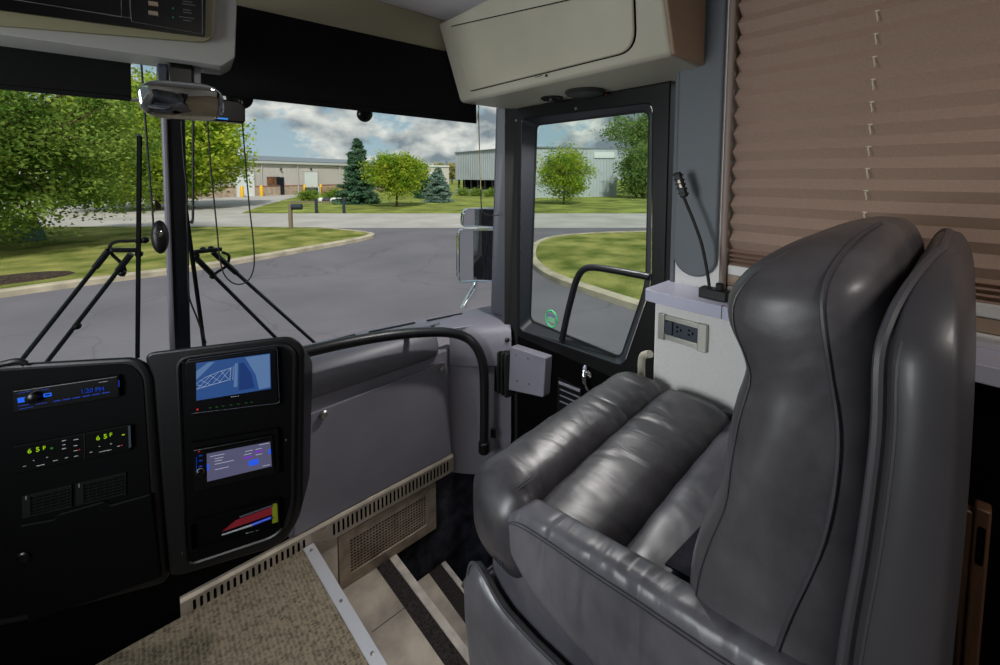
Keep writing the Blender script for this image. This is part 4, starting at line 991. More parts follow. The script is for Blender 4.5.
# ================================================================== ARMCHAIR
ch = thing('captain_chair', 'large grey leather armchair beside the stairwell, facing the windscreen', 'armchair', (.79, .25, 0))
def sect(y0, y1, z0, z1, e=.55, n=24):
    """superellipse section in the y-z plane"""
    cy, cz, hy, hz = (y0 + y1) / 2, (z0 + z1) / 2, (y1 - y0) / 2, (z1 - z0) / 2
    return [(cy + hy * abs(math.cos(a)) ** e * (1 if math.cos(a) >= 0 else -1), cz + hz * abs(math.sin(a)) ** e * (1 if math.sin(a) >= 0 else -1)) for a in [2 * math.pi * i / n for i in range(n)]]
def xroll(x0, x1, y0, y1, z0, z1, e=.6, end=.05, crown=.006, wr=.0, n=22, dz=0, ends=(1, 1), shear=0):
    s_ = sect(y0, y1, z0, z1, e, 28); cy, cz = (y0 + y1) / 2, (z0 + z1) / 2; rings = []
    for i in range(n + 1):
        u = i / n; x = x0 + (x1 - x0) * u
        d0 = (x - x0) / end if ends[0] else 9; d1 = (x1 - x) / end if ends[1] else 9; d = min(d0, d1, 1)
        k = max(.08, math.sqrt(max(0, 1 - (1 - d) ** 2))) if d < 1 else 1
        cr = crown * math.sin(math.pi * u)
        rings.append([V((x, cy + (y - cy) * (.35 + .65 * k) + shear * (u - .5), cz + dz * u + (z - cz) * (.25 + .75 * k) + (cr if z > cz else 0) + (wr * math.sin(x * 70 + y * 31) * (1 if z > cz else 0)))) for y, z in s_])
    return MB().loft(rings)
XA0, XA1 = .490, .556          # near arm outer and inner faces
XR = 1.065
# three channelled seat rolls and the front roll
xroll(XA0 + .03, XR, .345, .528, .60, .738, .62, .035, .005, .0012, dz=.055, ends=(0, 1)).build('seat_roll', 'leather_worn', ch, ang=70)
xroll(XA0 + .03, XR, .13, .365, .60, .728, .5, .03, .006, .0012, dz=.05, ends=(0, 1)).build('seat_cushion', 'leather', ch, ang=70)
fr_ = xroll(XA0 - .012, XR + .01, .505, .672, .565, .752, .62, .045, .004, .0014, dz=.04).build('front_roll', 'leather_worn', ch, ang=70)
# near arm: an upholstered slab that rises to the rear
def arm(x0, x1, name):
    top = [(.556, .665), (.552, .698), (.540, .722), (.515, .738), (.45, .753), (.36, .768), (.287, .782), (.20, .797), (.142, .808), (.05, .826), (-.06, .845), (-.12, .835)]
    if x0 > .7: top = [q for q in top if q[0] > .15]
    rings = []
    for (y, z) in top:
        zb = .58 + (max(0, y - .49) * 1.1 if y > .49 else 0)
        w = (x1 - x0) / 2; cx = (x0 + x1) / 2; ring = []
        nn_ = 26
        for i in range(nn_):
            a = 2 * math.pi * i / nn_; ca, sa = math.cos(a), math.sin(a)
            xx = cx + w * abs(ca) ** .42 * (1 if ca >= 0 else -1)
            wr = .0025 * math.sin(y * 95) * max(sa, 0) * (1 if .05 < y < .5 else 0)
            zz = (z + zb) / 2 + (z - zb) / 2 * abs(sa) ** .5 * (1 if sa >= 0 else -1) + wr
            ring.append(V((xx, y + (.012 * (1 - abs(ca)) if y > .545 else 0), zz)))
        rings.append(ring)
    a_ = MB().loft(rings).build(name, 'leather_arm', ch, ang=60, sub=1)
    s_ = MB()
    xo = x0 - .0005 if x0 < .7 else x1 + .0005
    for off in (-.022, -.028):
        pts = [V((xo + .0012, y, z + off)) for y, z in top[3:]]
        pts = [V((xo + .0015, .5485, .675)), V((xo + .001, .5475, .69))] + pts
        s_.tube(smooth_path(pts, 4), .0009, 5)
    s_.build('stitching', 'piping', a_)
    return a_
arm(XA0, XA1, 'armrest'); arm(XR, XR + .03, 'armrest')
# piping where front roll meets the arm
b = MB()
for o in (0, .006): b.tube(smooth_path([V((XA0 - .001, .556 + o, .60)), V((XA0 - .001, .557 + o, .65)), V((XA0 + .003, .556 + o, .70)), V((XA0 + .02, .546 + o, .742)), V((XA0 + .06, .53 + o, .762))], 5), .0012, 6)
b.build('corner_piping', 'piping', ch)
# recess under the cushions, then the flared base shell with its piped edge
MB().box(XA0 + .02, XR - .01, .02, .62, .40, .66).build('inner_frame', 'leather', ch, bevel=.02)
edge = [(.660, .505), (.652, .535), (.632, .550), (.608, .546), (.575, .530), (.54, .522), (.47, .526), (.414, .535), (.30, .55), (.15, .57), (.03, .582)]
rings = []
for i, (zz, of, yf) in enumerate(((.0, -.008, -.02), (.20, -.006, -.015), (.32, .0, -.006), (.42, .006, 0), (.49, .006, .003), (1, 0, 0))):
    ring = []
    for (y, zt2) in edge:
        z = zz if zz < 1 else zt2
        z = min(z, zt2 - .01 * (5 - i))
        ring.append(V((XA0 - .004 - of + .0, y + (yf if y > .4 else 0), z)))
    rings.append(ring)
# near side wall of the base (outer + inner skins), the rounded front, and the far side
def shell():
    b = MB(); nE = len(edge)
    prof_front = rings
    n = len(rings); vs = []; fs = []
    cols = nE + 6
    for r_ in rings:
        zt_ = r_[0].z
        fx = []
        xo = r_[0].x; yf = r_[0].y
        # rounded corner and front face going to the far side
        for k in range(6):
            t = k / 5; ang = t * math.pi / 2
            fx.append(V((xo + .05 * (1 - math.cos(ang)), yf + .03 * math.sin(ang), zt_ - .07 * t * min(1, zt_ / .4))))
        fx = fx[1:] + [V((XR, yf + .03, zt_ - .07 * min(1, zt_ / .4)))]
        vs += list(reversed(fx)) + r_
    for i in range(n - 1):
        for j in range(cols - 1):
            a = i * cols + j; fs.append((a, a + 1, a + cols + 1, a + cols))
    b.add(vs, fs); return b
so_ = shell().build('base_shell', 'leather', ch, ang=60)
mo_ = so_.modifiers.new('solid', 'SOLIDIFY'); mo_.thickness = .012; mo_.offset = -1
pp = [V((XR, .692, .436)), V((XA0 + .05, .691, .437)), V((XA0 + .012, .680, .478))] + [V((XA0 - .005, y, z)) for y, z in edge]
MB().tube(smooth_path(pp, 4), .0035, 7).build('base_piping', 'piping', ch)
MB().box(XA0 + .03, XR - .02, .02, .58, .0, .40).build('pedestal', 'leather', ch, bevel=.01)
# second apron panel low at the front corner
MB().box(XA0 + .012, XR - .02, .36, .635, .02, .40).build('lower_apron', 'leather', ch, bevel=.02, seg=3)
# seat belt webbing between cushion and back
MB().bar(V((XA1 + .03, .262, .752)), V((XA1 + .33, .235, .768)), .045, .003, up=(0, .3, 1)).build('belt_webbing', 'bulk', ch)
# ---- backrest: pillow cushion in front, hard upholstered shell behind
def ringxy(z, yf, yb, x0, x1, e=.5, n=36, tilt=0):
    cx, cy, hx, hy = (x0 + x1) / 2, (yf + yb) / 2, (x1 - x0) / 2, (yf - yb) / 2; out = []
    for i in range(n):
        a = 2 * math.pi * i / n; ca, sa = math.cos(a), math.sin(a)
        out.append(V((cx + hx * abs(ca) ** e * (1 if ca >= 0 else -1), cy + hy * abs(sa) ** e * (1 if sa >= 0 else -1) , z + tilt * (sa))))
    return out
def resample(rows, n):
    """smooth a table of rows by Catmull-Rom"""
    out = []
    for i in range(len(rows) - 1):
        p0, p1, p2, p3 = rows[max(i - 1, 0)], rows[i], rows[i + 1], rows[min(i + 2, len(rows) - 1)]
        for j in range(n):
            t = j / n
            out.append([.5 * (2 * b_ + (c_ - a_) * t + (2 * a_ - 5 * b_ + 4 * c_ - d_) * t * t + (3 * b_ - a_ - 3 * c_ + d_) * t ** 3) for a_, b_, c_, d_ in zip(p0, p1, p2, p3)])
    out.append(list(rows[-1])); return out
BX0, BX1 = .520, 1.06
tab = [  # z, y front, y back, inset of the sides
 (.64, .21, .04, .03), (.70, .236, .04, .010), (.76, .248, .04, .002), (.82, .244, .04, .0), (.88, .229, .04, .0), (.94, .210, .04, .002), (1.0, .204, .04, .002), (1.06, .196, .04, .004), (1.105, .186, .04, .007), (1.13, .191, .04, .006), (1.165, .207, .04, .002),
 (1.195, .210, .04, .002), (1.220, .199, .042, .006), (1.242, .180, .044, .02), (1.262, .155, .05, .055), (1.276, .128, .056, .105), (1.285, .104, .064, .16), (1.288, .09, .072, .20)]
rings = [ringxy(z, yf, yb, BX0 + ins_, BX1 - ins_, .45) for z, yf, yb, ins_ in resample(tab, 4)]
bc = MB().loft(rings).build('back_cushion', 'leather_back', ch, ang=70)
# seams on the cushion: one along the front edge, one piped along its side
def side_pt(z, f_, out=.0):
    rows = resample(tab, 12); r_ = min(rows, key=lambda q: abs(q[0] - z)); yf, yb, ins_ = r_[1], r_[2], r_[3]
    cy, hy = (yf + yb) / 2, (yf - yb) / 2; s_ = max(-1, min(1, f_)); sa = abs(s_) ** (1 / .45); ca = math.sqrt(max(0, 1 - sa * sa))
    hx = (BX1 - BX0) / 2 - ins_
    return V(((BX0 + BX1) / 2 - (hx + out) * ca ** .45, cy + (hy + out) * s_, r_[0]))
MB().tube([side_pt(.72 + .54 * i / 40, .66, .0008) for i in range(41)], .0011, 6).build('front_seam', 'piping', bc)
sy = [(1.292, .070), (1.275, .086), (1.227, .096), (1.151, .086), (1.069, .076), (.966, .083), (.85, .110), (.76, .125), (.66, .13)]
sy = resample([list(q) for q in sy], 6)
pts = []
for r_ in resample(tab, 10):
    z = r_[0]
    if z < .66: continue
    k = next((i for i in range(len(sy) - 1) if sy[i][0] >= z >= sy[i + 1][0]), 0)
    t = (z - sy[k][0]) / (sy[k + 1][0] - sy[k][0]); y = sy[k][1] + (sy[k + 1][1] - sy[k][1]) * t
    cy, hy = (r_[1] + r_[2]) / 2, (r_[1] - r_[2]) / 2; f_ = max(-.9, min(.9, (y - cy) / hy)); hx = (BX1 - BX0) / 2 - r_[3]
    pts.append(V(((BX0 + BX1) / 2 - (hx + .001) * math.sqrt(max(0, 1 - abs(f_) ** (2 / .45))) ** .45, cy + hy * f_, z + .0012)))
MB().tube(pts, .0026, 6).build('side_piping', 'piping', bc)
tab2 = [(.52, .058, -.012, .0), (.62, .060, -.012, .0), (.76, .062, -.012, .0), (.90, .060, -.013, .002), (1.02, .052, -.014, .004), (1.12, .048, -.013, .006), (1.19, .050, -.011, .012), (1.222, .046, -.008, .03), (1.243, .040, -.003, .06), (1.258, .033, .003, .10), (1.266, .027, .008, .15), (1.269, .022, .012, .19)]
SX0, SX1 = .468, 1.085
rows2 = resample(tab2, 4)
rings = [ringxy(z, yf, yb, SX0 + ins_, SX1 - ins_, .36) for z, yf, yb, ins_ in rows2]
bs = MB().loft(rings).build('back_shell', 'leather_shell', ch, ang=60)
b = MB()
pts = []
for z, yf, yb, ins_ in rows2: pts.append(V((SX0 + ins_ + .003, yf - .004, z)))
pts += [V((SX1 - (p.x - SX0) , p.y, p.z)) for p in reversed(pts)]
b.tube(pts, .0042, 7); b.build('shell_piping', 'piping', bs)
pts2 = [p + V((-.001, -.012, -.002)) for p in pts[:len(rows2)]]
MB().tube(pts2, .0018, 6).build('shell_seam', 'piping', bs)
MB().box(.56, .98, -.02, .1, .50, .72).build('back_hinge', 'black', ch, bevel=.01)
# the driver's chair, outside the picture but seen in the mirror
dch = copy_tree(ch); dch.location = (-.62, .10, 0)
dch['label'] = 'grey leather driver armchair reflected in the rear-view mirror'

# ================================================================== OUTSIDE
def camx(D, lat, z=GZ):
    d = V((math.sin(YAW), math.cos(YAW), 0)); p = d * D + RT * lat; return V((p.x, p.y, z))
def slab(pts, th): return MB().prism([V((p.x, p.y, p.z - th)) for p in pts], (0, 0, th))
b = slab([camx(-60, -150, GZ - .12), camx(-60, 150, GZ - .12), camx(260, 300, GZ - .12), camx(260, -300, GZ - .12)], .2); struct(b.build('ground', 'grassfar'))
dn, df = 19.9, 27.6
b = slab([camx(-30, -70, GZ - .02), camx(-30, 60, GZ - .02), camx(dn + .2, 60, GZ - .02), camx(dn + .2, -70, GZ - .02)], .1); struct(b.build('ground_asphalt', 'asphalt'), 'grey asphalt yard around the coach', 'asphalt')
b = slab([camx(dn, -90, GZ - .012), camx(dn, 80, GZ - .012), camx(df, 80, GZ - .012), camx(df, -90, GZ - .012)], .1); struct(b.build('road', 'concrete'), 'pale concrete road crossing beyond the asphalt yard', 'road')
b = slab([G(-420, 213.5), G(241, 213.5), G(258, 207), G(287, 199), G(312, 193.6), G(222, 197), G(150, 200), G(-420, 205)], .1)
for v in b.v: v.z -= .005
struct(b.build('driveway', 'concrete'), 'pale driveway leading to the long beige warehouse', 'driveway')
# lawns with kerbs
cl_px = [(-420, 372), (-250, 340), (-120, 316), (0, 297), (100, 283), (210, 268), (290, 254), (340, 245), (366, 239.6), (374, 236.8), (371, 235), (350, 232), (320, 229.5)]
lz = GZ + .10
def lawn(name, edge, rest, label):
    e = smooth_path([G(x, y) for x, y in edge], 4); pts = e + [G(x, y) for x, y in rest]
    t = slab([V((p.x, p.y, lz)) for p in pts], .25).build(name, 'grass'); struct(t, label, 'lawn')
    k = MB(); top = [V((p.x, p.y, lz + .02)) for p in e]; m = len(e)
    cx_ = sum((p for p in pts), V()) / len(pts); rings = []
    for i, p in enumerate(e):
        d = (e[min(i + 1, m - 1)] - e[max(i - 1, 0)]); d.z = 0; d.normalize(); nn_ = V((-d.y, d.x, 0))
        if nn_.dot(cx_ - p) < 0 and name == 'x': nn_ = -nn_
        rings.append([p - nn_ * .02 + V((0, 0, -.1)), p - nn_ * .02 + V((0, 0, lz - GZ)), p + nn_ * .02 + V((0, 0, lz - GZ + .025)), p + nn_ * .20 + V((0, 0, lz - GZ + .03)), p + nn_ * .20 + V((0, 0, -.1))])
    k.loft(rings); return k
k = lawn('lawn', cl_px, [(240, 228.6), (0, 228.6), (-420, 228.6)], 'mown lawn left of the driveway entrance')
struct(k.build('kerb', 'curb', ang=30), 'pale concrete kerb edging the left lawn', 'kerb')
cr_px = [(760, 232.5), (680, 232.8), (620, 234), (585, 235.5), (557, 238), (541, 242), (533, 247), (529.5, 255), (531, 264), (543, 275), (562, 284), (590, 294), (615, 302.5), (644, 312), (700, 331), (760, 352)]
k = lawn('lawn', cr_px, [(1100, 352), (1100, 232.5)], 'rounded lawn island seen through the door glass')
struct(k.build('kerb', 'curb', ang=30), 'pale kerb curving round the lawn seen through the door', 'kerb')
# verge beyond the road
b = slab([G(243, 212.7), G(700, 212.7), G(1100, 212.7), G(1100, 190), G(500, 188), G(312, 193), G(290, 199), G(262, 206)], .1)
for v in b.v: v.z += .03
struct(b.build('verge', 'grassfar'), 'green verge beyond the road', 'lawn')
# mulch bed on the left lawn
p = G(14, 279.5, lz); b = MB(); b.ball(p, 1.0, .55, .10, 20, 8); tag(b.build('mulch_bed', 'mulch'), 'dark brown mulch heap on the lawn at the kerb', 'mulch', kind='thing')
# green utility box
p = G(20, 241, lz)
ub = thing('utility_box', 'low green utility box on the lawn under the tree', 'utility box', p)
def rbox(c, w, d, h, mat, name, par, top=1.0):
    ax = RT; ay = V((math.sin(YAW), math.cos(YAW), 0)); b = MB()
    q = [c + ax * (sx * w / 2) + ay * (sy * d / 2) for sx, sy in ((-1, -1), (1, -1), (1, 1), (-1, 1))]
    q2 = [c + ax * (sx * w / 2 * top) + ay * (sy * d / 2 * top) + V((0, 0, h)) for sx, sy in ((-1, -1), (1, -1), (1, 1), (-1, 1))]
    b.hexa(q + q2); return b.build(name, mat, par, bevel=.02)
rbox(p, 1.25, .8, .72, 'green_box', 'body', ub, .72); rbox(p + V((0, 0, .72)), .95, .62, .05, 'green_box', 'lid', ub)
# ---- buildings
def facade(A, B, h, depth):
    """wall frame from A to B: returns helpers"""
    d = (B - A); d.z = 0; d.normalize(); n = V((d.y, -d.x, 0))
    if n.dot(A - EYE) > 0: n = -n
    return d, n
A = GD(222, 48); B = GD(352, 65)
d, n = facade(A, B, 5, 12)
A2 = A - d * 7
Hb = 4.35
wh = thing('warehouse', 'long low beige metal warehouse with white roll-up doors', 'building', (A + B) / 2)
fp_ = lambda x, y, o=0: on(x, y, A + n * o, n)
Bend = B + d * 12
b = MB(); b.prism([A2, Bend, Bend - n * 22, A2 - n * 22], (0, 0, Hb))
L_ = (Bend - A2).length; k = int(L_ / .6)
for i in range(k):
    p = A2 + d * (i * .6); b.hexa([p, p + d * .12, p + d * .12 - n * .01, p - n * .01, p + n * .03 + V((0, 0, Hb)), p + d * .12 + n * .03 + V((0, 0, Hb)), p + d * .12 + V((0, 0, Hb)), p + V((0, 0, Hb))])
b.build('wall', 'siding', wh)
hw3 = fp_(300, 187).z - GZ
MB().prism([A2 + n * .06, Bend + n * .06, Bend, A2], (0, 0, 1.15)).build('block_base', 'wains', wh)
MB().prism([A2 + n * .1 + V((0, 0, 1.15)), Bend + n * .1 + V((0, 0, 1.15)), Bend + V((0, 0, 1.15)), A2 + V((0, 0, 1.15))], (0, 0, .1)).build('base_trim', 'redtrim', wh)
MB().prism([A2 + n * .35 - d * .3 + V((0, 0, Hb)), Bend + n * .35 + V((0, 0, Hb)), Bend - n * 11 + V((0, 0, Hb + 1.1)), A2 - d * .3 - n * 11 + V((0, 0, Hb + 1.1))], (0, 0, .14)).build('roof', 'roofm', wh)
MB().prism([A2 + n * .36 + V((0, 0, Hb - .25)), Bend + n * .36 + V((0, 0, Hb - .25)), Bend + n * .2 + V((0, 0, Hb - .25)), A2 + n * .2 + V((0, 0, Hb - .25))], (0, 0, .27)).build('gutter', 'trimw', wh)
def onf(x, z, o=0): p = fp_(x, 180, o); return V((p.x, p.y, GZ + z))
for x0_, x1_, hd_ in ((236, 254, 3.1), (304.5, 317.5, 3.1)):
    g = MB(); g.prism([onf(x0_, 0, .0), onf(x1_, 0, .0), onf(x1_, 0, .12), onf(x0_, 0, .12)], (0, 0, hd_)); rd = g.build('roller_door', 'white', wh)
    g = MB(); w_ = .12
    for (xa_, xb_, za_, zb_) in ((x0_ - .9, x0_, 0, hd_ + .1), (x1_, x1_ + .9, 0, hd_ + .1), (x0_ - .9, x1_ + .9, hd_, hd_ + .15)):
        g.prism([onf(xa_, za_, 0), onf(xb_, za_, 0), onf(xb_, za_, .16), onf(xa_, za_, .16)], (0, 0, zb_ - za_))
    g.build('door_frame', 'siding', wh)
for x in (262, 298, 340): MB().prism([onf(x - .5, .1, .05), onf(x + .5, .1, .05), onf(x + .5, .1, .18), onf(x - .5, .1, .18)], (0, 0, Hb - .3)).build('downpipe', 'trimw', wh)
MB().prism([onf(267, 1.35, .0), onf(279.5, 1.35, .0), onf(279.5, 1.35, .12), onf(267, 1.35, .12)], (0, 0, 1.05)).build('window', 'brown', wh)
MB().prism([onf(276.5, 1.35, .0), onf(280, 1.35, .0), onf(280, 1.35, .14), onf(276.5, 1.35, .14)], (0, 0, 1.05)).build('window_pane', 'glassdark', wh)
MB().prism([onf(280, 0.05, .0), onf(284, 0.05, .0), onf(284, 0.05, .14), onf(280, 0.05, .14)], (0, 0, 2.3)).build('entrance_door', 'glassdark', wh)
for x, z in ((281.5, 3.4), (311.5, 3.5)): MB().ball(onf(x, z, .2), .16, .16, .16, 8, 6).build('wall_light', 'outlet', wh)
# low far wing
A_ = GD(405, 80); B_ = GD(449, 86); d2, n2 = facade(A_, B_, 4, 8)
fw = thing('far_shed', 'small pale shed with white door behind the spruces', 'building', (A_ + B_) / 2)
MB().prism([A_, B_, B_ - n2 * 10, A_ - n2 * 10], (0, 0, 4.4)).build('wall', 'siding', fw)
MB().prism([A_ + n2 * .2 + V((0, 0, 4.4)), B_ + n2 * .2 + V((0, 0, 4.4)), B_ - n2 * 10 + V((0, 0, 4.4)), A_ - n2 * 10 + V((0, 0, 4.4))], (0, 0, .25)).build('roof', 'white', fw)
p0_, p1_ = GD(424, 80), GD(431, 81); MB().prism([p0_ + n2 * 2.6, p1_ + n2 * 2.6, p1_, p0_], (0, 0, 3.2)).build('door', 'white', fw)
# grey corrugated shed on the right
A_ = GD(455.5, 58); M_ = GD(522, 46); B_ = GD(617, 50)
sh = thing('metal_shed', 'tall grey corrugated metal shed with an open bay on the right', 'building', M_)
Hs = 5.65
C_ = A_ + (B_ - M_)
b = MB(); base0 = 2.0
b.prism([p + V((0, 0, base0)) for p in (A_, M_, B_, C_)], (0, 0, Hs - base0))
for P0, P1 in ((A_, M_), (M_, B_)):
    dd, nn_ = facade(P0, P1, 5, 5); L_ = (P1 - P0).length
    for i in range(int(L_ / .45)):
        p = P0 + dd * (i * .45 + .1); zb_ = base0 if P0 is A_ else 0
        b.hexa([p + V((0, 0, zb_)), p + dd * .12 + V((0, 0, zb_)), p + dd * .12 + nn_ * .05 + V((0, 0, zb_)), p + nn_ * .05 + V((0, 0, zb_)), p + V((0, 0, Hs)), p + dd * .12 + V((0, 0, Hs)), p + dd * .12 + nn_ * .05 + V((0, 0, Hs)), p + nn_ * .05 + V((0, 0, Hs))])
dd, nn_ = facade(M_, B_, 5, 5)
b.prism([M_, B_, B_ - nn_ * .3, M_ - nn_ * .3], (0, 0, base0))
b.build('wall', 'siding_b', sh)
dd, nn_ = facade(A_, M_, 5, 5)
MB().prism([A_ + nn_ * .1, M_ + nn_ * .1, M_ - nn_ * .2, A_ - nn_ * .2], (0, 0, .75)).build('dock_base', 'concrete', sh)
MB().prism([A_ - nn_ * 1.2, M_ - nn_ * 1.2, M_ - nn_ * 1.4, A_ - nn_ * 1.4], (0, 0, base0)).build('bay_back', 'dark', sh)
for i in range(9):
    p = A_ + (M_ - A_) * ((i + .3) / 9); MB().prism([p - nn_ * .1, p + dd * .25 - nn_ * .1, p + dd * .25 - nn_ * .3, p - nn_ * .3], (0, 0, base0)).build('bay_post', 'glassdark', sh)
MB().prism([p + V((0, 0, Hs)) for p in (A_ + (A_ - C_) * .01, M_ + (M_ - C_) * .015, B_, C_)], (0, 0, .15)).build('roof', 'roofm', sh)
dd, nn_ = facade(M_, B_, 5, 5); q = [on(x, y, M_ + nn_ * .08, nn_) for x, y in ((594, 158), (614, 158), (614, 152), (594, 152))]; MB().prism(q, nn_ * .05).build('wall_sign', 'white', sh)
# yellow bollards
for i, (x, lb) in enumerate(((241.5, 'left of the first roller door'), (261, 'right of the first roller door'), (304.5, 'left of the second roller door'), (320.5, 'right of the second roller door'))):
    p = onf(x, 0, 1.0)
    b = MB(); b.lathe([(.2, 0), (.2, 1.2), (.14, 1.3), (.001, 1.33)], p, (0, 0, 1), 12)
    tag(b.build('bollard', 'yellow'), 'yellow bollard standing ' + lb + ' of the beige warehouse', 'bollard', 'yellow bollards at the warehouse')
# pallets and barrel at the second door
p = onf(311.5, 0, 2.0)
tag(rbox(p, 1.5, .9, .95, 'bagd', 'dumpster', None), 'dark bin in front of the second roller door', 'bin')
tag(rbox(onf(317.6, 0, 2.3), .4, .4, 1.0, 'bagw', 'gas_tank', None), 'small white tank beside the dark bin at the warehouse', 'tank')
for i, (x, s_) in enumerate(((325, 1.2), (333, 1.5), (341, 1.1))):
    pt_ = thing('pallet_stack', ('left', 'middle', 'right')[i] + ' one of three pale timber pallet piles by the warehouse', 'pallets', onf(x, 0, 1.6), 'timber pallets by the warehouse')
    for k in range(5): rbox(onf(x, k * .22, 1.6), 1.0, .8, .1, 'crate', 'pallet_board', pt_)
# mailbox
p = G(291, 230.3); D_m = p.xy.dot(V((math.sin(YAW), math.cos(YAW))))
ml = thing('mailbox', 'dark mailbox on a weathered wooden post by the road', 'mailbox', p)
ay = V((math.sin(YAW), math.cos(YAW), 0))
MB().prism([p + RT * -.07 - ay * .07, p + RT * .07 - ay * .07, p + RT * .07 + ay * .07, p - RT * .07 + ay * .07], (0, 0, 1.22)).build('post', 'postwood', ml)
b = MB(); hh_ = p + V((0, 0, .95)) + RT * .08
b.loft([[hh_ + RT * t + ay * (.13 * math.cos(a)) + V((0, 0, .12 + .15 * math.sin(a) if math.sin(a) > 0 else .12 * (1 + math.sin(a) * 1))) for a in [2 * math.pi * i / 14 for i in range(14)]] for t in (0, .03, .42, .45)]).build('box', 'post', ml)
MB().bar(p + RT * .2 - ay * .16 + V((0, 0, 1.1)), p + RT * .2 - ay * .16 + V((0, 0, 1.3)), .03, .02).build('flag', 'red', ml)
# two dark posts
for x, y, lb in ((316.5, 213, 'left of the pair of dark posts on the verge beyond the road'), (344, 213, 'right of the pair of dark posts on the verge beyond the road')):
    p = G(x, y); tag(rbox(p, .16, .16, 1.0, 'post', 'marker_post', None), lb, 'post', 'dark posts on the verge')
# low timber edging and the bags behind it
def gdz(x, y): return G(x, y)
b = MB(); b.bar(G(292, 203), G(346, 203.4), .5, .35); tag(b.build('timber_edging', 'postwood'), 'low timber edging under the clipped shrubs', 'edging')
for i, (x, w_, mt_, lb) in enumerate(((321, .6, 'bagw', 'white sack left of the dark barrel by the edging'), (327, 1.1, 'bagd', 'dark barrel lying between white sacks by the edging'), (334, .9, 'bagw', 'white sack right of the dark barrel by the edging'), (339.5, .9, 'bagw', 'white sack nearest the tall spruce by the edging'))):
    p = G(x, 202.6); b = MB(); b.ball(p + V((0, 0, .22)), w_ * .42, w_ * .35, .26, 12, 8); tag(b.build('barrel' if mt_ == 'bagd' else 'sack', mt_), lb, 'barrel' if mt_ == 'bagd' else 'sack', 'sacks and barrel beside the shrubs')

# ---- vegetation: leaves are real little blades gathered round branch ends
rng = np.random.default_rng(3)
def leaves_mesh(name, pts, size, mat, parent, droop=.0, aspect=.6):
    n = len(pts); pts = np.asarray(pts, float)
    a = rng.normal(size=(n, 3)); a[:, 2] *= .6; a[:, 2] -= droop; a /= np.linalg.norm(a, axis=1)[:, None]
    c = rng.normal(size=(n, 3)); u = np.cross(a, c); u /= np.linalg.norm(u, axis=1)[:, None]
    s_ = size * rng.uniform(.65, 1.35, n)[:, None]
    up = np.cross(a, u) * s_ * .12
    vs = np.stack([pts - a * s_ * .5, pts + u * s_ * aspect * .5 + up, pts + a * s_ * .5, pts - u * s_ * aspect * .5 + up], 1).reshape(-1, 3)
    o0 = np.array(world_loc(parent))
    me = bpy.data.meshes.new(name); me.vertices.add(4 * n); me.vertices.foreach_set('co', (vs - o0).astype(np.float32).ravel())
    me.loops.add(4 * n); me.loops.foreach_set('vertex_index', np.arange(4 * n, dtype=np.int32))
    me.polygons.add(n); me.polygons.foreach_set('loop_start', np.arange(0, 4 * n, 4, dtype=np.int32)); me.polygons.foreach_set('loop_total', np.full(n, 4, dtype=np.int32))
    me.update(); me.validate(); me.materials.append(mt[mat])
    o = bpy.data.objects.new(name, me); col.objects.link(o); o.parent = parent; return o
def broadleaf(base, h, crown_c, crown_r, nclump, nleaf, lsize, mat, label, cr=.5, trunk=.12, group=None, name='tree', flat=1.0, cat='tree', shell=.55):
    base = V(base); t = thing(name, label, cat, base, group)
    cc = base + V(crown_c); pts = []; wood = MB()
    top = cc + V((0, 0, crown_r[2] * .4))
    wood.tube(smooth_path([base + V((0, 0, -.1)), base + (cc - base) * .45 + V((.06, .03, 0)), cc, top], 4), [trunk * (1 - .75 * i / 12) for i in range(13)], 9)
    for i in range(nclump):
        v = rng.normal(size=3); v /= np.linalg.norm(v); rr = rng.uniform(shell, 1) ; c = np.array(cc) + v * rr * np.array(crown_r)
        if i % 3 == 0:
            st_ = base + (cc - base) * rng.uniform(.55, 1.1); e_ = V(c); mid = st_.lerp(e_, .5) + V((0, 0, .12))
            wood.tube(smooth_path([st_, mid, e_], 3), [trunk * .34 * (1 - .14 * k) for k in range(7)], 5)
        m = int(nleaf / nclump * rng.uniform(.6, 1.4)); k = rng.normal(size=(m, 3)) * cr * np.array([1, 1, .62 * flat]) * rng.uniform(.7, 1.25)
        pts.append(c + k)
    leaves_mesh('foliage', np.concatenate(pts), lsize, mat, t)
    wood.build('trunk', 'bark', t, ang=60)
    return t
